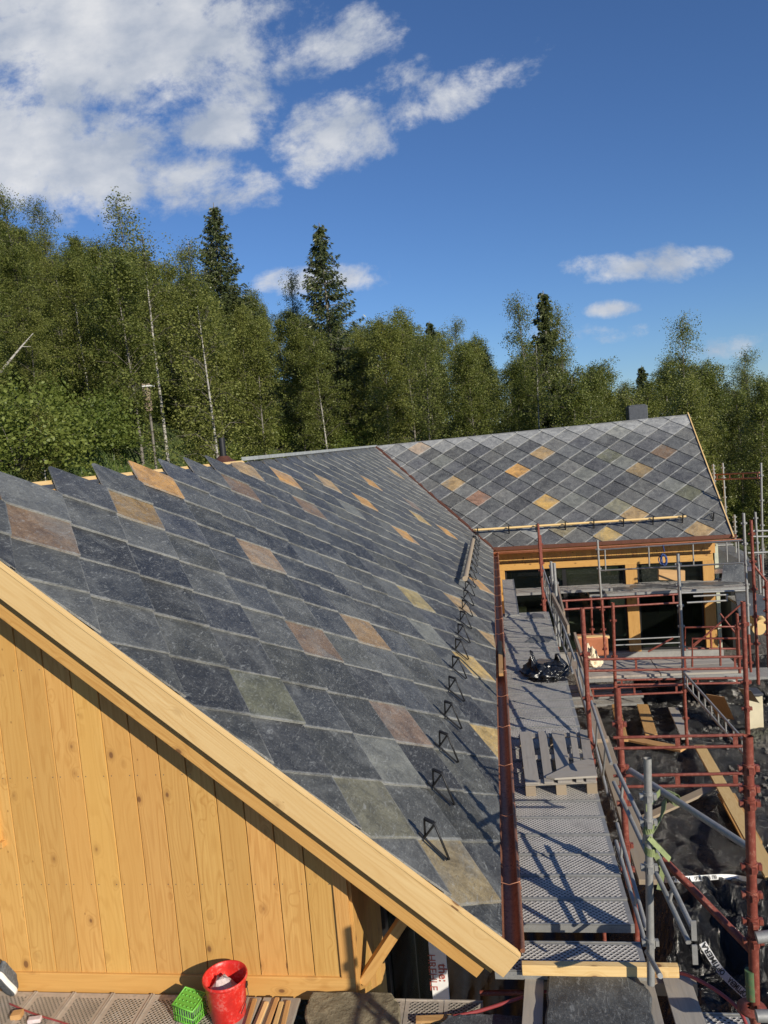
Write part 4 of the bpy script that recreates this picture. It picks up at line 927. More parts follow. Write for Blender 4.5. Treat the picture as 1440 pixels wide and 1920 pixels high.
# red hose
def smooth(pts, n=8):
    out = []; P = [V(p) for p in pts]; P = [P[0]] + P + [P[-1]]
    for i in range(1, len(P) - 2):
        for k in range(n):
            t = k / n; a, b2, c, d = P[i - 1], P[i], P[i + 1], P[i + 2]
            out.append(.5 * ((2 * b2) + (c - a) * t + (2 * a - 5 * b2 + 4 * c - d) * t * t + (3 * b2 - a - 3 * c + d) * t ** 3))
    return out + [P[-2]]
hs_ = smooth([at(850, 1906, 'z', 2.76), at(900, 1895, 'z', 2.78), at(985, 1868, 'z', 2.85), at(1010, 1862, 'z', 2.80), at(1100, 1838, 'z', 2.85), at(1222, 1826, 'z', 2.93), at(1275, 1825, 'z', 2.93), at(1310, 1838, 'z', 2.95), at(1350, 1862, 'z', 2.93), at(1385, 1893, 'z', 2.9), at(1403, 1930, 'z', 2.85)])
mb = MB(); mb.tube(hs_, .0115, 10); one(mb, 'hose', 'hose', 'dark red rubber hose curving from the platform over the pallet boards', 'hose', hs_[len(hs_) // 2])
# wrapped board pack with lettering, behind the rake
pk = thing('board_pack', 'white board pack with red lettering standing under the eave', 'package', at(823, 1850, 'y', 6.6))
a, b2 = at(803, 1760, 'y', 6.6), at(843, 1875, 'y', 6.6)
mb = MB(); mb.box(V(((a.x + b2.x) / 2, 6.6, (a.z + b2.z) / 2)), Z3 * (a.z - b2.z + .3), X3 * (b2.x - a.x), Y3 * .04); mb.build('panel', 'white', pk)
TM = Matrix(((0, 1, 0, 0), (0, 0, -1, 0), (-1, 0, 0, 0), (0, 0, 0, 1)))
for (txt, size, dx, yy, wt) in (('the:', .115, .075, 1808, .0015), ('HREHLE', .10, .165, 1790, 0.0)):
    zt = at(825, yy, 'y', 6.57).z; me = text_mesh(txt, size, wt); o = bpy.data.objects.new('lettering', me); C.objects.link(o); me.materials.append(M['redtext'])
    me.transform(pk.matrix_basis.inverted() @ Matrix.Translation(V((b2.x - dx, 6.575, zt))) @ TM); o.parent = pk

# ------------------------------------------------------------------ things on the walkway
def deckp(x, y, z=3.0): return at(x, y, 'z', z)
# pallet: five top boards running away, one loose board across
a, b2, c, d = deckp(985, 1468, 3.144), deckp(1118, 1462, 3.144), deckp(1104, 1368, 3.144), deckp(972, 1372, 3.144)
pl = thing('pallet', 'grey weathered wooden pallet lying on the scaffold walkway', 'pallet', (a + c) / 2 - Z3 * .14)
def pq(u, v, z=0): return a.lerp(b2, u).lerp(d.lerp(c, u), v) + Z3 * z
for i, (u0_, u1_) in enumerate(((0, .2), (.27, .40), (.46, .66), (.72, .82), (.86, 1.0))):
    mb = MB(); mb.beam(pq((u0_ + u1_) / 2, 0, -.011), pq((u0_ + u1_) / 2, 1, -.011), (b2 - a).length * (u1_ - u0_), .022, Z3); mb.build('top_board', 'oldwood', pl, .002)
for v in (.05, .5, .95):
    mb = MB(); mb.beam(pq(0, v, -.033), pq(1, v, -.033), .1, .02, Z3); mb.build('cross_board', 'oldwood', pl, .002)
    for u in (.07, .5, .93): mb = MB(); mb.box(pq(u, v, -.094), X3 * .1, Y3 * .12, Z3 * .1); mb.build('block', 'plank', pl, .003)
mb = MB(); lp = [pq(.42, .02, .004), pq(1.02, .03, .004), pq(1.0, .36, .004), pq(.75, .30, .004), pq(.30, .06, .004)]
lo = [p + Z3 * .02 for p in lp]; mb.face(lo, [(p.x, p.y) for p in lp], (.5, .5, .5, 1)); [mb.face([lp[i], lp[(i + 1) % 5], lo[(i + 1) % 5], lo[i]]) for i in range(5)]
one(mb, 'board', 'oldwood', 'loose cut grey board lying on the near corner of the walkway pallet', 'board', lp[0])
# black bag
bgc = deckp(1022, 1272)
def crumple(c, rx, ry, rz, mat, seed, peaks, nm, label, cat, loc):
    rnd = random.Random(seed); mb = MB(); nu, nv = 72, 40; vs = []
    from mathutils import noise as mn
    for j in range(nv + 1):
        ph = math.pi / 2 * j / nv
        for i in range(nu):
            th = 2 * math.pi * i / nu; r = math.cos(ph); h = math.sin(ph)
            p = V((r * math.cos(th), r * math.sin(th), h))
            n_ = mn.fractal(p * 2.3 + V((seed, 0, 0)), 1.0, 2.0, 5); rd = abs(mn.noise(p * 4.3 + V((0, seed, 0)))) 
            k = 1 + .30 * n_ - .32 * rd
            q = V((p.x * rx * k, p.y * ry * k, p.z * rz * (0.7 + .5 * n_ + .35 * rd)))
            for (px, py, ph_, w) in peaks:
                dd_ = ((p.x - px) ** 2 + (p.y - py) ** 2) / w; q.z += ph_ * math.exp(-dd_) * h ** .5; 
            q.z = max(q.z, 0.003); vs.append(V(c) + q)
    fs = [(j * nu + i, j * nu + (i + 1) % nu, (j + 1) * nu + (i + 1) % nu, (j + 1) * nu + i) for j in range(nv) for i in range(nu)]
    mb.shared(vs, fs); o = one(mb, nm, mat, label, cat, loc); return o
bagm = plain('black_bag', (0.012, 0.012, 0.013), 0.22, 0.6, 0.3, 14, 0.6, 0.015); 
bag = crumple(bgc + V((.02, .1, 0)), .33, .33, .15, bagm, 4, [(-.62, .45, .34, .05), (.72, .5, .36, .045), (0, .0, .04, .3)], 'plastic_bag', 'crumpled shiny black plastic bag lying on the scaffold walkway', 'plastic bag', bgc)
# slate offcuts on the far part of the walkway
for i, (pts, lb) in enumerate(((((985, 1160), (1000, 1150), (1018, 1152), (1022, 1160)), 'small slate offcut nearest the far end of the walkway'), (((985, 1205), (1002, 1192), (1040, 1195), (1030, 1205)), 'second slate offcut, between the far end and the black bag'), (((1000, 1248), (1010, 1236), (1055, 1238), (1050, 1250)), 'brownish slate offcut right behind the black bag'))):
    P_ = [deckp(*q) for q in pts]; rough_slab('slate_offcut', [(p.x, p.y, 0) for p in P_], 3.002, .014, 'slate_grey', lb, 'slate', 20 + i, tint=((0.09, 0.09, 0.095), (0.08, 0.085, 0.09), (0.16, 0.12, 0.09))[i])
# timber offcut lying in the gutter
mb = MB(); mb.beam((-.09, 10.6, GZ + .03), (-.085, 12.3, GZ + .03), .06, .04, Z3); one(mb, 'wooden_batten', 'tan', 'orange wooden batten lying in the long copper gutter', 'batten', (-.09, 11.5, GZ))
# loose pole resting on the snow hooks
q0, q1 = onp(872, 1085, V((EV.x, 0, EV.z)) + MN * .22, MN), onp(887, 1012, V((EV.x, 0, EV.z)) + MN * .22, MN)
mb = MB(); mb.tube([q0, q1], .05, 10); one(mb, 'wooden_pole', 'plank', 'pale wooden pole resting on the far snow hooks of the main roof', 'pole', q0)

# ------------------------------------------------------------------ D: upper scaffold in front of the wing
sD = thing('scaffold', 'grey scaffold with slate-strewn upper deck in front of the wing windows', 'scaffold', (3.5, 21, -.3))
DZ = 2.03
def dq(x, y, z=DZ): return at(x, y, 'z', z)
# deck planks run along X
yA = dq(1250, 1108).y; 
for k in range(4):
    a, b2 = dq(1125, 1112), dq(1392, 1102)
    for (x0, x1) in ((a.x - .3, a.x + 2.0), (a.x + 2.02, b2.x + .2)):
        plank_perf(sD, ((x0 + x1) / 2, yA + .16 + .325 * k, DZ), X3, Y3, x1 - x0, .31, .07, ('perf_fine', 'galv'), .03)
a, b2 = dq(968, 1112, 2.2), dq(1145, 1098, 2.2)
for k in range(2): plank_perf(sD, ((a.x + b2.x) / 2, a.y + .1 + .32 * k, 2.2), X3, Y3, b2.x - a.x, .31, .07, ('perf_fine', 'galv'), .03)
a, b2 = at(955, 1150, 'z', 3.06), at(957, 1096, 'z', 2.9)
mb = MB(); plank_perf(sD, ((a.x + b2.x) / 2, (a.y + b2.y) / 2, 3.03), Y3, X3, (b2.y - a.y), .28, .06, ('perf_fine', 'galv'), .02)
def vpost(root, x0, y0, x1, y1, Y, mat, r=.0241, extra=0, cl=3, name='standard'):
    t, b3 = at(x0, y0, 'y', Y), at(x1, y1, 'y', Y); cls = [b3.z + (t.z - b3.z) * (k + .5) / cl for k in range(cl)]
    return standard(root, b3.x, Y, b3.z - extra, t.z, mat, r, cls, (t.x - b3.x, 0))
vpost(sD, 1012, 1003, 1022, 1143, 17.0, 'red', .03, 1, 4)
vpost(sD, 1120, 1012, 1128, 1120, 20.2, 'galv', .028, 2, 3)
vpost(sD, 1271, 1038, 1282, 1270, 15.2, 'galv', .032, .2, 6); vpost(sD, 1282, 1270, 1287, 1372, 15.2, 'red', .032, .3, 2)
vpost(sD, 1394, 962, 1404, 1190, 16.2, 'galv', .028, 0, 6)
vpost(sD, 1033, 1053, 1046, 1225, 14.2, 'galv', .026, .6, 3)
def rail2(root, x0, y0, Y0, x1, y1, Y1, r=.02, mat='galv', name='guard_rail'):
    mb = MB(); mb.tube([at(x0, y0, 'y', Y0), at(x1, y1, 'y', Y1)], r, 8); return mb.build(name, mat, root)
# guard frame in front of the wing windows
rail2(sD, 1125, 1031, 20.2, 1392, 1013, 18.5); rail2(sD, 1125, 1070, 20.2, 1400, 1055, 18.5)
for x, ya, yb in ((1134, 1031, 1069), (1216, 1025, 1062), (1299, 1019, 1059), (1362, 1015, 1054), (1384, 1014, 1055)): rail2(sD, x, ya, 19.4, x + 1.5, yb, 19.4, .018, 'galv', 'guard_post')
rail2(sD, 1275, 1112, 16.5, 1400, 1107, 16.5); rail2(sD, 1288, 1130, 16.5, 1362, 1126, 16.5); rail2(sD, 1362, 1116, 16.5, 1363, 1127, 16.5)
rail2(sD, 1300, 1118, 16.5, 1365, 1115, 16.5)
rail2(sD, 1150, 1200, 19, 1275, 1194, 19, .018); rail2(sD, 1150, 1210, 19, 1275, 1205, 19, .018)
# ladder
a, b2 = at(1284, 1283, 'y', 15.0), at(1400, 1420, 'y', 11.5)
mb = MB(); sd = V((.0, 0, .22))
mb.tube([a, b2], .022, 8); mb.tube([a + sd, b2 + sd], .022, 8)
for k in range(9): mb.tube([a.lerp(b2, (k + .5) / 9), a.lerp(b2, (k + .5) / 9) + sd], .014, 6)
mb.build('access_ladder', 'galv', sD)
# loose slates lying on the upper deck
random.seed(11)
a, b2 = dq(1130, 1105), dq(1385, 1095)
for k in range(9):
    cx = a.x + (b2.x - a.x) * (k + .5) / 9; cy = yA + .55 + random.uniform(-.12, .12); an = random.uniform(-.2, .2) + .5
    pts = [(cx + .32 * math.cos(an + q) * random.uniform(.9, 1.1), cy + .32 * math.sin(an + q), 0) for q in (0, 1.57, 3.14, 4.71)]
    nm = ['first', 'second', 'third', 'fourth', 'fifth', 'sixth', 'seventh', 'eighth', 'ninth'][k]
    rough_slab('loose_slate', pts, DZ + .01 + .001 * k, .016, 'slate_grey', 'grey slate lying on the upper wing deck, %s from its left end' % nm, 'slate', 40 + k, tint=(0.12, 0.125, 0.13))
random.seed(12)
# wooden board standing on the deck, slate leaning at the right
a, b2, c, d = at(1234, 1086, 'y', 19.7), at(1283, 1088, 'y', 19.7), at(1285, 1071, 'y', 19.75), at(1234, 1067, 'y', 19.75)
mb = MB(); mb.box((a + b2 + c + d) / 4, b2 - a, d - a, Y3 * .12); one(mb, 'wooden_board', 'tan', 'pale wooden board propped on the upper wing deck below the blue cable', 'board', a)
a, b2, c, d = at(1353, 1090, 'y', 19.4), at(1398, 1092, 'y', 19.4), at(1396, 1055, 'y', 19.8), at(1357, 1058, 'y', 19.8)
mb = MB(); mb.face([a, b2, c, d], [(.4, .4)] * 4, (0.07, 0.075, 0.08, 1)); mb.face([p + V((0, .02, 0)) for p in (d, c, b2, a)], [(.4, .4)] * 4, (0.07, 0.075, 0.08, 1))
for i in range(4):
    P_ = (a, b2, c, d); mb.face([P_[i], P_[(i + 1) % 4], P_[(i + 1) % 4] + V((0, .02, 0)), P_[i] + V((0, .02, 0))])
one(mb, 'leaning_slate', 'slate', 'large dark slate leaning upright at the right end of the upper deck', 'slate', a)
# blue cable coil
cc = at(1244, 1050, 'y', 19.3); mb = MB()
mb.tube([at(1243, 1022, 'y', 19.3), at(1246, 1035, 'y', 19.3)], .012, 6)
for k in range(6):
    ox, rx, rz = random.uniform(-.03, .03), random.uniform(.05, .1), random.uniform(.1, .16)
    mb.tube([cc + V((ox + rx * math.cos(t), .03 * math.sin(t * 2 + k), rz * math.sin(t))) for t in np.linspace(0, 6.28, 20, endpoint=False)], .011, 6, closed=True)
one(mb, 'cable_coil', 'blue', 'coil of blue cable hanging under the wing gutter', 'cable', cc)

# ------------------------------------------------------------------ C: lower red scaffold with platform
sC = thing('scaffold', 'red scaffold frame carrying the lower platform in front of the wing', 'scaffold', (3, 16, -.3))
CZ = 1.02
def cq(x, y, z=CZ): return at(x, y, 'z', z)
f0, f1 = cq(1085, 1262), cq(1385, 1250)
for k in range(4):
    for i in range(2):
        xa_, xb_ = f0.x + (f1.x - f0.x) * i / 2, f0.x + (f1.x - f0.x) * (i + 1) / 2 - .02
        mb = MB(); mb.box(V(((xa_ + xb_) / 2, f0.y - .25 + .3 * k, CZ)), X3 * (xb_ - xa_), Y3 * .285, Z3 * .06); mb.build('deck_plank', plain('pale_dirty_plank', (0.36, 0.31, 0.26), 0.85, 0.3, 0.3, 5, 0.3) if (k + i) == 0 else 'oldwood', sC, .004)
plank_perf(sC, (f1.x + .4, f1.y - .3, CZ - .05), X3, Y3, 1.6, .6, .06, ('perf_fine', 'galv'), .04)
mb = MB(); mb.box(V(((f0.x + f1.x) / 2, f0.y - .42, CZ - .05)), X3 * (f1.x - f0.x), Y3 * .04, Z3 * .07); mb.build('deck_edge', 'galv', sC)
for k in range(3):
    a = cq(1065, 1318 - 14 * k, .2); b2 = cq(1205, 1314 - 14 * k, .2)
    plank_perf(sC, ((a.x + b2.x) / 2, a.y, .2), X3, Y3, b2.x - a.x, .31, .06, ('perf_fine', 'galv'), .03)
def lr(x0, y0, Y0, x1, y1, Y1, gap, r=.024, mat='red', step=.7): return ladder_rail(sC, at(x0, y0, 'y', Y0), at(x1, y1, 'y', Y1), gap, r, mat, 'guard_rail', step)
lr(1088, 1237, 13.3, 1392, 1231, 13.3, .20, .022)            # front rails of the platform
lr(1155, 1275, 15.3, 1392, 1271, 15.3, .10, .022); lr(1100, 1292, 14.2, 1280, 1284, 14.2, .14, .02)
lr(1052, 1127, 15, 1272, 1114, 15.5, .17, .02)
vpost(sC, 1149, 1130, 1154, 1330, 14.5, 'red', .030, .3, 3); vpost(sC, 1128, 1125, 1135, 1235, 15, 'red', .022, 0, 3)
vpost(sC, 1108, 1120, 1111, 1200, 16.5, 'red', .022, 0, 2)
vpost(sC, 1382, 1150, 1387, 1262, 15.8, 'red', .028, 0, 2); vpost(sC, 1404, 1190, 1408, 1260, 15.9, 'red', .026, 0, 2)
# red railing frames right
def frame(pts, Y, r=.022, closed=False):
    mb = MB(); mb.tube([at(x, y, 'y', Y) for x, y in pts], r, 8, closed=closed); mb.build('railing', 'red', sC)
frame([(1284, 1220), (1285, 1176), (1385, 1175), (1386, 1216), (1290, 1216)], 17.0); frame([(1332, 1178), (1334, 1216)], 17.0); frame([(1380, 1172), (1384, 1235)], 16.5, .03)
frame([(1298, 1250), (1298, 1197), (1392, 1197)], 16.0); frame([(1350, 1200), (1351, 1248)], 16.0); frame([(1298, 1210), (1312, 1199)], 16.0, .016)
frame([(1300, 1212), (1393, 1130)], 16.6, .02); frame([(1215, 1222), (1262, 1196)], 17.0, .022); frame([(1350, 1150), (1385, 1195)], 17.2, .018)
# things on / near the platform
p = at(1108, 1228, 'y', 15.8)
tb = thing('mortar_tub', 'terracotta coloured tub with pale boards across it behind the cream sack', 'tub', p)
a, b2 = at(1085, 1232, 'y', 16.3), at(1140, 1195, 'y', 16.3)
mb = MB(); mb.box(V(((a.x + b2.x) / 2, 16.5, (a.z + b2.z) / 2)), X3 * (b2.x - a.x), Y3 * .4, Z3 * (b2.z - a.z)); mb.build('tub_body', 'terracotta', tb, .03)
mb = MB(); mb.beam(at(1080, 1196, 'y', 16.4), at(1142, 1193, 'y', 16.4), .14, .05, Z3); mb.build('lid_board', 'fresh', tb)
crumple(at(1108, 1246, 'y', 15.2), .22, .22, .34, 'sack', 9, [(0, .1, .08, .05)], 'sack', 'cream cloth sack standing on the red scaffold beside the walkway', 'sack', at(1108, 1246, 'y', 15.2))
mb = MB(); mb.beam(at(1036, 1118, 'y', 12.4), at(1066, 1180, 'y', 10.6), .03, .12, Z3); one(mb, 'wooden_board', 'plank', 'upper brown board tied along the walkway guard rail', 'board', at(1050, 1150, 'y', 11.5))
mb = MB(); mb.beam(at(1078, 1192, 'y', 10.6), at(1096, 1248, 'y', 9.6), .03, .1, Z3); one(mb, 'wooden_board', 'plank', 'short brown board slanting left of the cream sack', 'board', at(1087, 1220, 'y', 10.1))
# ------------------------------------------------------------------ E: back right scaffold
sE = thing('scaffold', 'distant scaffold rising behind the right verge of the wing', 'scaffold', (11, 23, -.3))
for (x0, y0, x1, y1, Y, m_) in ((1355, 868, 1361, 960, 25, 'galv'), (1337, 870, 1340, 905, 27, 'galv'), (1427, 868, 1430, 1100, 22, 'galv'), (1408, 975, 1420, 1232, 14.2, 'red'), (1436, 1090, 1440, 1200, 14, 'red'), (1416, 960, 1424, 1075, 20, 'galv'), (1377, 965, 1379, 1010, 24, 'galv')):
    vpost(sE, x0, y0, x1, y1, Y, m_, .028, .5, 5)
ladder_rail(sE, at(1341, 890, 'y', 25), at(1424, 886, 'y', 22.5), .15, .024, 'red', 'guard_rail', .8)
for (x0, y0, x1, y1, Y, m_) in ((1402, 1037, 1445, 1035, 18, 'galv'), (1408, 996, 1445, 995, 20, 'galv'), (1408, 1006, 1445, 1006, 20, 'galv'), (1409, 1055, 1445, 1100, 16, 'red'), (1425, 1040, 1428, 1075, 16, 'red')): rail2(sE, x0, y0, Y, x1, y1, Y, .024, m_, 'brace')
plank_perf(sE, at(1425, 1125, 'z', 1.6), X3, Y3, 1.3, 1.3, .06, ('perf_fine', 'galv'), .04)
# slate covered low roofs beside the wing
lowr = thing('lean_to_roof', 'low grey slate lean-to roof at the right end of the wing', 'roof', at(1370, 1055, 'y', 21))
P_ = [at(1338, 1068, 'y', 22.5), at(1412, 1062, 'y', 21.5), at(1398, 1036, 'y', 24.5), at(1372, 1022, 'y', 25.5), at(1338, 1024, 'y', 25.5)]
mb = MB(); mb.face(P_, [(.3, .3)] * 5, (0.13, 0.135, 0.14, 1)); mb.face([p - Z3 * .12 for p in P_][::-1]); [mb.face([P_[i] - Z3 * .12, P_[(i + 1) % 5] - Z3 * .12, P_[(i + 1) % 5], P_[i]]) for i in range(5)]
mb.build('slate_covering', 'slate_grey', lowr)
P2_ = [p + Z3 * .01 for p in P_]; mb = MB(); mb.beam(P_[4] + Z3 * .04, P_[3] + Z3 * .04, .35, .04, Z3); mb.build('ridge_flashing', 'galv', lowr)
mb = MB(); mb.box((P_[0] + P_[3]) / 2 - Z3 * 1.6 + V((.3, .4, 0)), X3 * .6, Y3 * 2, Z3 * 2.6); mb.build('support_wall', 'dark', lowr)
rs = [at(1375, 1100, 'z', 1.9), at(1460, 1122, 'z', 1.9), at(1460, 1150, 'z', 1.9), at(1385, 1150, 'z', 1.9)]
rough_slab('slate_slab', [(p.x, p.y, 0) for p in rs], 1.84, .03, 'slate_grey', 'wide grey slates laid on planks beyond the right posts', 'slate', 60, tint=(0.11, 0.115, 0.12))
# cream column with slate cap
p = at(1416, 1400, 'z', -.2)
pt = at(1412, 1300, 'y', p.y)
col_ = thing('gate_pillar', 'cream boarded pillar with a dark slate cap at the right edge', 'pillar', p)
mb = MB(); mb.box(V((p.x, p.y, (p.z + pt.z) / 2)), Z3 * (pt.z - p.z), X3 * .28, Y3 * .28); mb.build('shaft', 'cream', col_, .01)
mb = MB(); mb.box(V((p.x - .03, p.y, pt.z + .03)), X3 * .34, Y3 * .40, Z3 * .05); mb.build('cap', 'darkgrey', col_, .01)

# ------------------------------------------------------------------ yard: black sheeting, planks, rubble
from mathutils import noise as mn
def tarp_z(x, y):
    near = float(sstep(11.5, 8.0, y)) * 0.9
    n = mn.fractal(V((x * .7, y * .7, 3.1)), 1.0, 2.0, 4) * .16
    w1 = abs(mn.noise(V((x * 1.8 + y * .9, y * 1.1 - x * .4, 1)))) * .22 + abs(mn.noise(V((x * 4.2 + y, y * 2.6, 5)))) * .13 + abs(mn.noise(V((x * 9.5 + 2 * y, y * 7, 7)))) * .035
    return .05 + near + n * (1 + near) + w1 * (.7 + near * 1.6)
mb = MB(); nx, ny = 150, 240; X0, X1, Y0, Y1 = 1.05, 6.2, 3.6, 18.4; vs = []
for j in range(ny + 1):
    for i in range(nx + 1):
        x = X0 + (X1 - X0) * i / nx; y = Y0 + (Y1 - Y0) * j / ny
        e = min(i, nx - i) / nx * 9; e = min(1, e, min(j, ny - j) / ny * 22); vs.append(V((x + .05 * mn.noise(V((y * 1.5, 0, 0))), y, -.31 + (tarp_z(x, y) + .3) * (e ** .6))))
fs = [(j * (nx + 1) + i, j * (nx + 1) + i + 1, (j + 1) * (nx + 1) + i + 1, (j + 1) * (nx + 1) + i) for j in range(ny) for i in range(nx)]
mb.shared(vs, fs); one(mb, 'plastic_sheet', 'sheet', 'large wrinkled black plastic sheet covering the yard beside the scaffold', 'plastic sheet', (3, 9, -.3))
mb = MB(); n_ = 60; vs = [V((-1.15 + 2.6 * i / n_, 3.3 + 12 * j / n_, -.24 + .12 * abs(mn.noise(V((i * .17, j * .21, 0)))) + .06 * mn.noise(V((i * .5, j * .4, 2))))) for j in range(n_ + 1) for i in range(n_ + 1)]
mb.shared(vs, [(j * (n_ + 1) + i, j * (n_ + 1) + i + 1, (j + 1) * (n_ + 1) + i + 1, (j + 1) * (n_ + 1) + i) for j in range(n_) for i in range(n_)])
one(mb, 'plastic_sheet', plain('dull_black_sheet', (0.012, 0.012, 0.013), 0.6, 0.3, 0.3, 6, 0.6, 0.03), 'black plastic sheet on the ground under the eave and the walkway', 'plastic sheet', (0, 7, -.3))
mb = MB(); n_ = 40; vs = [V((3.0 + 3.6 * i / n_, 18.75 + .25 * mn.noise(V((i * .35, j * .06, 0))) + .1 * mn.noise(V((i * .9, j * .2, 4))), -.3 + 1.22 * j / n_)) for j in range(n_ + 1) for i in range(n_ + 1)]  # added dark sheet, stands in for the shade under the platform
mb.shared(vs, [(j * (n_ + 1) + i, j * (n_ + 1) + i + 1, (j + 1) * (n_ + 1) + i + 1, (j + 1) * (n_ + 1) + i) for j in range(n_) for i in range(n_)])
one(mb, 'plastic_sheet', 'sheet', 'added black sheet standing in for the deep shade below the lower platform', 'plastic sheet', (4.8, 18.7, -.3))
def hit(x, y, lift_=.0):
    d = ray(x, y).normalized(); t = 4.0; p = EYE + d * t
    while t < 30 and p.z > -.31 + (tarp_z(p.x, p.y) + .3): t += .015; p = EYE + d * t
    return p - d * lift_
def ty(x, y, it=6):
    z = .2
    for _ in range(it): p = at(x, y, 'z', z); z = .6 * z + .4 * tarp_z(p.x, p.y)
    return at(x, y, 'z', z)
for (x0, y0, x1, y1, w, mt, lb) in ((1155, 1330, 1170, 1398, .18, 'tan', 'short tan plank at the left of the three planks weighing down the sheet'), (1205, 1330, 1222, 1388, .24, 'tan', 'middle tan plank lying on the black sheet beyond the red rails'),
        (1262, 1336, 1288, 1394, .2, 'oldwood', 'dark grey plank right of the middle tan plank on the sheet'), (1160, 1390, 1282, 1415, .22, 'tan', 'tan plank lying slantwise on the black sheet behind the red rails'),
        (1312, 1408, 1450, 1660, .20, 'fresh', 'long pale cream plank along the right side of the black sheet'), (1362, 1500, 1412, 1592, .28, 'tan', 'short tan board beside the long cream plank'),
        (1178, 1560, 1338, 1486, .16, 'plank', 'grey dirty plank crossing under the diagonal tube')):
    a, b2 = ty(x0, y0), ty(x1, y1); mb = MB(); mb.beam(a + Z3 * .10, b2 + Z3 * .10, w, .045, Z3); one(mb, 'plank', mt, lb, 'plank', (a + b2) / 2, 'planks on the black sheet', .004)
# printed tapes on the sheet
def tape(path, w, label, size, reps, flip=False, start=.1):
    P = smooth(path, 10); cum = [0]
    for i in range(1, len(P)): cum.append(cum[-1] + (P[i] - P[i - 1]).length)
    nrm = []
    for i, p in enumerate(P):
        t = (P[min(i + 1, len(P) - 1)] - P[max(i - 1, 0)]).normalized(); view = (EYE - p).normalized(); s_ = view.cross(t).normalized(); nrm.append((s_, t.cross(s_) * -1))
    mb = MB()
    for i in range(len(P) - 1): mb.face([P[i] - nrm[i][0] * w / 2, P[i + 1] - nrm[i + 1][0] * w / 2, P[i + 1] + nrm[i + 1][0] * w / 2, P[i] + nrm[i][0] * w / 2], None, (1, 1, 1, 1), 0, True)
    o = mb.build('printed_tape', 'white'); origin(o, P[0]); tag(o, label, 'tape')
    tm = text_mesh('OPTIMERA', size, size * .03); base = [v.co.copy() for v in tm.vertices]; wd = max(v.x for v in base)
    ext = [cum[-1] - start - wd] if False else [start + r_ * (wd + size * 1.3) for r_ in range(reps)]
    mb = MB()
    for e0 in ext:
        pts = []
        for v in base:
            s_ = e0 + v.x; hh = (v.y - size * .35)
            if flip: s_ = cum[-1] - s_; hh = -hh
            s_ = min(max(s_, 0), cum[-1] - 1e-4); i = max(k for k in range(len(cum) - 1) if cum[k] <= s_); f = (s_ - cum[i]) / (cum[i + 1] - cum[i])
            c_ = P[i].lerp(P[i + 1], f); sv = nrm[i][0].lerp(nrm[i + 1][0], f); out = (EYE - c_).normalized(); pts.append(c_ + sv * hh + out * .004)
        mb.shared(pts, [tuple(p.vertices) for p in tm.polygons], smooth=False)
    mb.build('lettering', 'blacktext', o)
def pathhit(pts, n, lf):
    out = []
    for k in range(n + 1):
        f = k / n * (len(pts) - 1); i = min(int(f), len(pts) - 2); g = f - i; out.append(hit(pts[i][0] * (1 - g) + pts[i + 1][0] * g, pts[i][1] * (1 - g) + pts[i + 1][1] * g, lf))
    for _ in range(3): out = [out[0]] + [out[i - 1] * .25 + out[i] * .5 + out[i + 1] * .25 for i in range(1, len(out) - 1)] + [out[-1]]
    return out
tape(pathhit([(1245, 1650), (1310, 1647), (1370, 1642), (1460, 1660)], 12, .13), .062, 'white printed tape running across the black sheet behind the red post', .062, 4)
tape(pathhit([(1317, 1768), (1350, 1822), (1405, 1872)], 8, .09), .078, 'white printed tape slanting down the black sheet near the bottom', .078, 2, True, .06)
# folded piece and dark sheets leaning under the platform
for i, (x0, y0, x1, y1, lb, m_) in enumerate(((1330, 1290, 1372, 1362, 'brown fibre panel leaning in the shade below the platform', 'tan'), (1388, 1278, 1420, 1330, 'pale board leaning under the right end of the platform', 'plank'))):
    a, b2 = at(x0, y0, 'y', 15.6), at(x1, y1, 'y', 15.2); mb = MB(); mb.box((a + b2) / 2, V((b2.x - a.x, -.2, 0)), V((.3, .5, b2.z - a.z)), V((.0, .03, .0))); one(mb, 'fibreboard', m_, lb, 'panel', b2)
# excavated bank under the platform
mb = MB(); vs = []
for j in range(16):
    for i in range(30):
        x = 4.3 + 4.5 * i / 29; y = 14.3 + 4 * j / 15; vs.append(V((x, y, -.32 + (.55 * math.sin(math.pi * min(j / 10, 1)) + mn.noise(V((x * 2, y * 2, 0))) * .25 + mn.noise(V((x * 6, y * 6, 0))) * .1) * (1 if 0 < j < 15 and 0 < i < 29 else 0))))
mb.shared(vs, [(j * 30 + i, j * 30 + i + 1, (j + 1) * 30 + i + 1, (j + 1) * 30 + i) for j in range(15) for i in range(29)])
o = mb.build('gravel_bank', 'ground'); o['kind'] = 'stuff'; o['label'] = 'loose gravel bank under the platform'; o['category'] = 'gravel'
# stones
random.seed(5); mb = MB()
for k in range(700):
    c = V((random.uniform(1.2, 7.5), random.uniform(12.5, 18.5), -.22)); c.z = max(-.25, tarp_z(c.x, c.y) if c.y < 15.8 else random.uniform(-.2, .15)) + .02
    if c.x < 3.9: continue
    s_ = random.uniform(.02, .07); mb.box(c, V((s_, s_ * .3, 0)), V((-s_ * .3, s_ * .8, .1 * s_)), V((0, 0, s_ * .7)))
o = mb.build('rubble', plain('stone_rubble', (0.13, 0.12, 0.105), 0.9, 0.3, 0.4, 10)); o['kind'] = 'stuff'; o['label'] = 'small stone rubble scattered beyond the black sheet'; o['category'] = 'rubble'
# timber logs at the far right
for i, (x, y) in enumerate(((1423, 1180), (1430, 1172))):
    a = at(x, y, 'y', 21.5); mb = MB(); mb.tube([a, a + V((.2, 1.6, 0))], .16, 14); one(mb, 'log', 'fresh', ('cut pale log end at the right edge, the lower one', 'cut pale log end at the right edge, the upper one')[i], 'log', a)
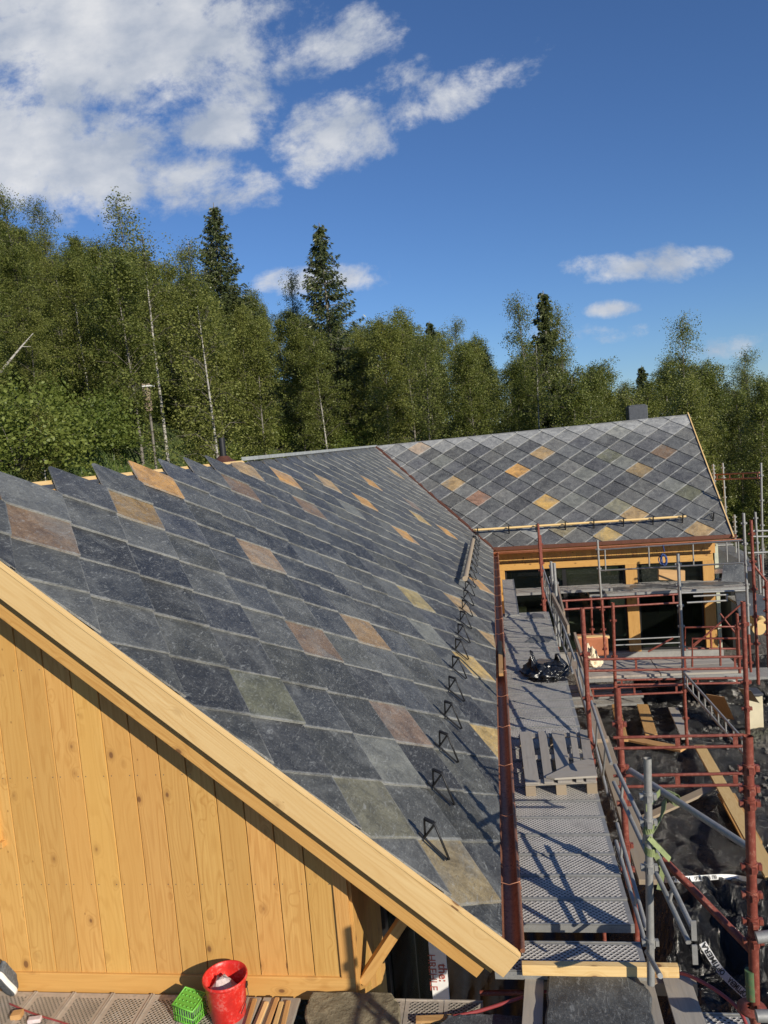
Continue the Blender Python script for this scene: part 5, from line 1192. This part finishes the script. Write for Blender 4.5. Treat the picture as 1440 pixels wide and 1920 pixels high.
#FOREST#
# ------------------------------------------------------------------ trees
def proj(p):
    q = AX.T @ np.array(V(p) - EYE); return 720 + FPX * q[0] / q[2], 960 + FPX * q[1] / q[2]
def quads_mesh(name, P, A, B, mat):
    """P centres, A and B half edge vectors, (n,3) arrays"""
    n = len(P); v = np.empty((n, 4, 3)); v[:, 0] = P - A; v[:, 1] = P - B * .75; v[:, 2] = P + A; v[:, 3] = P + B * .75
    me = bpy.data.meshes.new(name); me.vertices.add(n * 4); me.vertices.foreach_set('co', v.reshape(-1)); me.loops.add(n * 4); me.loops.foreach_set('vertex_index', np.arange(n * 4, dtype=np.int32))
    me.polygons.add(n); me.polygons.foreach_set('loop_start', np.arange(0, n * 4, 4, dtype=np.int32)); me.polygons.foreach_set('loop_total', np.full(n, 4, dtype=np.int32))
    me.materials.append(M[mat]); me.update(calc_edges=True); return me
def rnd_dirs(rng, n):
    a = rng.normal(size=(n, 3)); return a / np.linalg.norm(a, axis=1, keepdims=True)
def leaf_mesh(name, rng, pts, size, mat, flat=0.35):
    n = len(pts); nrm = rnd_dirs(rng, n); nrm[:, 2] = np.abs(nrm[:, 2]) + flat; nrm /= np.linalg.norm(nrm, axis=1, keepdims=True)
    a = np.cross(nrm, rnd_dirs(rng, n)); a /= np.linalg.norm(a, axis=1, keepdims=True) + 1e-9; b = np.cross(nrm, a)
    s = size * rng.uniform(.6, 1.3, (n, 1)) / 2; return quads_mesh(name, pts, a * s, b * s, mat)
def birch(seed, H=9.0, cs=.12, wid=1.7, nb=46, leaves=17000, size=.085, bark_='birchbark', mat='birch', bare=0.0, lean=0.25, top=0.55, tr=.075):
    rng = np.random.default_rng(seed); mb = MB(); n = 9; ph = rng.uniform(0, 6); off = lambda t: V((math.sin(t * 3 + ph) * lean * t, math.cos(t * 2.3 + ph) * lean * t, H * t))
    mb.tube([off(k / n) for k in range(n + 1)], [tr * (1 - .86 * k / n) for k in range(n + 1)], 7)
    anchors = []
    for k in range(nb):
        t = cs + (0.98 - cs) * ((k + rng.uniform(0, 1)) / nb) ** .9; base = off(t); az = rng.uniform(0, 2 * math.pi)
        rel = (t - cs) / (1 - cs); prof = math.sin(math.pi * (0.16 + .84 * rel ** top) * .98) ** .7; L = wid * (.35 + prof) * rng.uniform(.5, 1.1) * .78
        up = .35 + .75 * rel; d = V((math.cos(az), math.sin(az), up)).normalized(); tip = base + d * L; mid = base + d * L * .5 + V((0, 0, .12 * L))
        tip = tip + V((0, 0, -.12 * L)); mb.tube([base, mid, tip], [.022 * (1 - t * .5), .012, .005], 4, 1, cap=False)
        for q in range(9):
            s = rng.uniform(.25, 1.05) ** .8; p = base.lerp(mid, s * 2) if s < .5 else mid.lerp(tip, (s - .5) * 2)
            e = p + V(tuple(rng.normal(0, .22, 3) * (1 + wid * .12))); anchors.append(e)
            if q < 4: mb.tube([p, e], [.006, .003], 3, 1, cap=False)
    A = np.array([tuple(a) for a in anchors]); w = rng.uniform(.25, 1.6, len(A)) ** 1.5; w[A[:, 2] < H * bare] *= .08; w /= w.sum()
    idx = rng.choice(len(A), leaves, p=w); pts = A[idx] + rng.normal(0, 1, (leaves, 3)) * np.array([.15, .15, .13]); pts[:, 2] -= np.abs(rng.normal(0, .12, leaves))
    return mb, leaf_mesh('birch_crown', rng, pts, size, mat)
def spruce(seed, H=11, wid=2.0, dens=1.0):
    rng = np.random.default_rng(seed); mb = MB(); mb.tube([(0, 0, 0), (.05, 0, H * .5), (0, 0, H)], [.14, .08, .015], 8); P = []; A = []; B = []
    z = .08 * H
    while z < H * .985:
        f = 1 - z / H; nbr = 6 + int(5 * f)
        for k in range(nbr):
            az = rng.uniform(0, 6.283); L = wid * f ** .8 * rng.uniform(.4, 1.2) + .12; dr = -.25 - .25 * f
            o = np.array([math.cos(az), math.sin(az), 0]); m = int(L * 62 * dens) + 10
            t = rng.uniform(.05, 1, m) ** .75; c = o[None] * (t * L)[:, None]; c[:, 2] = z + L * (.22 * t + dr * t + .28 * t ** 2.5) + rng.uniform(-.05, .05)
            side = np.array([-o[1], o[0], 0]); sp_ = rng.normal(0, 1, m) * .17 * L * (1.15 - t); c += side[None] * sp_[:, None]; c[:, 2] -= np.abs(rng.normal(0, .09, m)) + np.abs(sp_) * .35
            a = o[None] * rng.uniform(.3, 1, (m, 1)) + side[None] * (np.sign(sp_) * rng.uniform(.2, 1, m))[:, None]; a[:, 2] -= rng.uniform(.1, .9, m); a /= np.linalg.norm(a, axis=1, keepdims=True)
            b = np.cross(a, rnd_dirs(rng, m)); b /= np.linalg.norm(b, axis=1, keepdims=True); P.append(c); A.append(a * .095); B.append(b * .036)
            if k % 2 == 0: mb.tube([(0, 0, z), tuple(o * L * .6 + np.array([0, 0, z + L * (.13 + dr * .6 + .06)])), tuple(o * L * .95 + np.array([0, 0, z + L * (.2 + dr + .24)]))], [.025 * f + .008, .012, .004], 4, cap=False)
        z += rng.uniform(.13, .30) * (.6 + .6 * f)
    return mb, quads_mesh('spruce_crown', np.concatenate(P), np.concatenate(A), np.concatenate(B), 'spruce')
def bushmesh(seed, r=1.0, h=1.5, leaves=7000, size=.075, mat='bush', nc=46):
    rng = np.random.default_rng(seed); mb = MB(); cs = []
    for k in range(nc):
        az = rng.uniform(0, 6.283); rr = r * math.sqrt(rng.uniform(0, 1)); zz = h * rng.uniform(.15, 1) * (1 - .55 * (rr / r) ** 2); p = (rr * math.cos(az), rr * math.sin(az), zz); cs.append(p)
        if k % 2 == 0: mb.tube([(0, 0, 0), (p[0] * .4, p[1] * .4, zz * .55), p], [.02, .012, .004], 4, cap=False)
    cs = np.array(cs); idx = rng.integers(0, nc, leaves); pts = cs[idx] + rng.normal(0, 1, (leaves, 3)) * .15 * (1 + .2 * r); pts[:, 2] = np.maximum(pts[:, 2], .03)
    return mb, leaf_mesh('bush_leaves', rng, pts, size, mat)
PROTO = {}
def register(key, mk, name, bark_):
    mb, lm = mk; o = mb.build('trunk' if name != 'bush' else 'stems', [bark_, 'twig']); me = o.data; bpy.data.objects.remove(o); PROTO[key] = (me, lm, name)
for k in range(6): register('b%d' % k, birch(100 + k, 9, .05 + .04 * (k % 3), 1.85 + .15 * (k % 3), 54, 22000, .09), 'birch_tree', 'birchbark' if k in (1, 4) else 'greybark')
register('thin0', birch(200, 9, .45, 1.1, 26, 3400, .08, bare=.5, lean=.12), 'birch_tree', 'birchbark')
register('thin1', birch(201, 9, .62, .9, 20, 2600, .085, bare=.6, lean=.5), 'birch_tree', 'greybark')
register('tall', birch(203, 10, .25, 1.5, 44, 9500, .08, lean=.4, top=.7), 'birch_tree', 'greybark')
register('s0', spruce(300, 11, 2.9, .8), 'spruce_tree', 'greybark'); register('s1', spruce(301, 10, 2.7, .62), 'spruce_tree', 'greybark'); register('s2', spruce(302, 8, 1.5, .9), 'spruce_tree', 'greybark')
for k in range(3): register('u%d' % k, bushmesh(400 + k, 1.1 + .2 * k, 1.6), 'bush', 'greybark')
register('ub', bushmesh(410, 1.4, 1.2, 7000, .07, 'brownbush'), 'bush', 'greybark')
def plant(key, x, y, s, label, cat, group=None, z=None, rot=None, lean=(0, 0), sz=None):
    tm, lm, name = PROTO[key]; e = thing(name, label, cat, (x, y, (hz(x, y) if z is None else z) - .1), group)
    e.rotation_euler = (lean[0], lean[1], random.uniform(0, 6.28) if rot is None else rot); e.scale = (s, s, s if sz is None else sz)
    for me, nm in ((tm, 'trunk' if name != 'bush' else 'stems'), (lm, 'crown' if name != 'bush' else 'foliage')):
        o = bpy.data.objects.new(nm, me); C.objects.link(o); o.parent = e
    return e
SKX = [-200, 0, 60, 130, 200, 270, 340, 400, 470, 520, 560, 620, 680, 740, 780, 820, 880, 930, 960, 1000, 1060, 1100, 1140, 1170, 1200, 1230, 1260, 1300, 1340, 1380, 1440, 1700]
SKY_ = [380, 405, 425, 440, 445, 470, 485, 505, 545, 552, 565, 582, 578, 580, 605, 615, 620, 645, 655, 652, 685, 668, 672, 705, 705, 685, 645, 625, 655, 675, 705, 700]
random.seed(21); cnt = 0
for Y_ in (27, 31.5, 35, 39, 43, 47.5, 52, 57, 63, 70):
    x = -1.0 * Y_ * .72 - 6
    while x < Y_ * .5 + 4:
        x += random.uniform(1.6, 2.6) * (1 + Y_ * .005); X_ = x; yy = Y_ + random.uniform(-1.6, 1.6)
        if -8.5 < X_ and yy < 33.0: continue
        if X_ < -8.5 and yy < 33 and X_ > -11: continue
        z = hz(X_, yy); key = random.choice(['b0', 'b1', 'b2', 'b3', 'b4', 'b5', 'b0', 'b3', 'tall']); s = random.uniform(.78, 1.15)
        px, _ = proj((X_, yy, z + 8)); lim = np.interp(px, SKX, SKY_) + random.uniform(-6, 45)
        for _i in range(12):
            if proj((X_, yy, z + 9.2 * s))[1] >= lim: break
            s *= .94
        if s < .33: continue
        plant(key, X_, yy, s, 'leafy green birch in the dense wood behind the house', 'tree', 'birches of the dense wood'); cnt += 1
        if random.random() < .40: plant('u%d' % random.randrange(3), X_ + random.uniform(-1.5, 1.5), yy - random.uniform(.8, 2), random.uniform(.8, 1.5), 'low green bush at the foot of the dense wood', 'bush', 'bushes at the foot of the wood')
# hillside to the left, nearer: lower growth, bushes and grass
for (rx0, rx1, Y_) in ((-26, -12.5, 23.5), (-22, -11.5, 20.5)):
    x = rx0
    while x < rx1:
        yy = Y_ + random.uniform(-1, 1); z = hz(x, yy); s = random.uniform(.35, .6); px, py = proj((x, yy, z + 9 * s))
        if px < 330: plant(random.choice(['b1', 'b2', 'b4']), x, yy, s, 'leafy green birch in the dense wood behind the house', 'tree', 'birches of the dense wood')
        x += random.uniform(1.3, 2.4)
print('trees', cnt)
def plant_px(key, xt, yt, Y_, label, cat, base_h, rot=None, lean=(0, 0), wide=1.0):
    """a tree of which the photo shows the tip at (xt, yt)"""
    p = at(xt, yt, 'y', Y_); g = hz(p.x, Y_); s = (p.z - g + .1) / base_h; return plant(key, p.x, Y_, s * wide, label, cat, None, None, rot, lean, s)
plant_px('s0', 400, 380, 44, 'tall dark spruce, left one of the two highest spruces on the skyline', 'tree', 11)
plant_px('s1', 598, 418, 40, 'open-branched dark spruce standing above the birches in the middle', 'tree', 10)
plant_px('s2', 1018, 545, 41, 'narrow dark spruce rising through a loose birch above the wing roof', 'tree', 8)
plant_px('s2', 805, 602, 50, 'small dark spruce tip just left of the middle of the far treeline', 'tree', 8)
plant_px('s2', 1203, 685, 48, 'small spruce tip near the chimney', 'tree', 8)
plant_px('tall', 985, 552, 39, 'loose light birch right beside the narrow spruce above the wing roof', 'tree', 10.2, 2.0, wide=.85)
plant_px('tall', 1045, 575, 39.5, 'loose birch just right of the narrow spruce', 'tree', 10.2, 4.0, wide=.6)
plant_px('tall', 1285, 590, 40, 'tall slender birch standing above the others behind the right verge', 'tree', 10.2, 1.0, wide=.85)
plant_px('thin1', 205, 368, 36, 'tall thin birch with a small round crown on a bare trunk, upper left', 'tree', 9.2, .5)
plant_px('thin0', 268, 428, 29, 'birch with a long bare white trunk left of the spruces', 'tree', 9.2, 1.2)
plant_px('thin0', 378, 560, 27.5, 'smaller birch with white trunk just below the left spruce', 'tree', 9.2, 2.2)
plant_px('tall', 20, 352, 38, 'tall birch reaching the sky at the far left edge', 'tree', 10.2, 2.6)
plant_px('tall', 85, 378, 41, 'wispy birch top second from the left edge', 'tree', 10.2, 3.3)
plant_px('thin0', 350, 445, 38, 'wispy birch top directly left of the left spruce', 'tree', 9.2, 4.3)
plant_px('tall', 535, 515, 42, 'pointed birch top between the two tall spruces', 'tree', 10.2, 5.3, wide=.7)
plant_px('thin0', 1000, 640, 36, 'bare forked birch trunk in front of the narrow spruce', 'tree', 9.2, 5.0)
# leaning white trunk at the left edge
mb = MB(); a, b2, c = at(-30, 735, 'y', 22), at(15, 680, 'y', 22.5), at(40, 650, 'y', 23); d = at(62, 625, 'y', 23.4)
mb.tube([at(-120, 830, 'y', 21.5), a, b2, c, d], [.06, .05, .038, .025, .012], 8); mb.tube([c, at(58, 650, 'y', 23.2)], [.015, .006], 6)
one(mb, 'dead_birch', 'birchbark', 'pale leaning birch trunk at the left edge in front of the wood', 'tree trunk', a)
# nest box
p = at(276, 745, 'y', 26.8); nbx = thing('nest_box', 'small pale wooden nest box with a white lid among the left birches', 'nest box', (p.x, p.y, hz(p.x, p.y)))
mb = MB(); mb.box(p, Z3 * 1.0, X3 * .22, Y3 * .2); mb.build('box_body', 'plank', nbx, .01)
q = at(278, 724, 'y', 26.8); mb = MB(); mb.box(q, X3 * .34, Y3 * .3, Z3 * .05); mb.build('lid', 'white', nbx)
mb = MB(); mb.tube([(p.x, p.y + .1, hz(p.x, p.y) - .2), (p.x, p.y + .1, p.z)], .05, 6); mb.build('post', 'greybark', nbx)
# bushes by the ridge, left
for i, (x, y, Y_, k, s, lb) in enumerate(((70, 860, 19.5, 'ub', 1.2, 'brownish bush at the left edge above the ridge'), (135, 872, 18.5, 'ub', 1.0, 'brownish bush above the second ridge spike'), (200, 862, 19, 'u0', 1.0, 'low green bush above the third ridge spike'), (25, 815, 20, 'u1', 1.5, 'round green bush at the far left under the birches'),
        (235, 830, 20, 'u1', 1.2, 'green bush left of the dark gap in the wood'), (285, 842, 19, 'u2', .9, 'bright green bush right of the nest box'), (340, 850, 18, 'u0', .8, 'small green bush before the flue pipe'), (375, 845, 21, 'u1', .8, 'green bush just left of the flue pipe'), (150, 800, 21.5, 'u2', 1.4, 'big green bush under the leaning trunk'), (300, 800, 22.5, 'u1', 1.2, 'bright bush on the bank in the middle left'), (190, 790, 22, 'u0', 1.3, 'green bush below the bare white trunk'), (90, 790, 22.5, 'u2', 1.4, 'tall bush above the brownish bushes'), (450, 850, 24, 'u2', .9, 'green bush just right of the flue pipe'), (520, 838, 27, 'u1', 1.2, 'green bush behind the ridge, left of the ridge cap'))):
    p = at(x, y, 'y', Y_); plant(k, p.x, Y_, s, lb, 'bush')
def grass():
    rng = np.random.default_rng(8); n = 26000; x = rng.uniform(-22, -9.0, n); y = rng.uniform(13, 27, n); z = hill(x, y); P = np.stack([x, y, z + .1], -1)
    a = rng.normal(0, .25, (n, 3)); a[:, 2] = 1; a *= rng.uniform(.08, .22, (n, 1)); b = rnd_dirs(rng, n); b[:, 2] = 0; b *= .022
    o = bpy.data.objects.new('grass', quads_mesh('grass', P, a, b, 'grass')); C.objects.link(o); o['kind'] = 'stuff'; o['label'] = 'tall green grass on the bank behind the ridge'; o['category'] = 'grass'
grass()
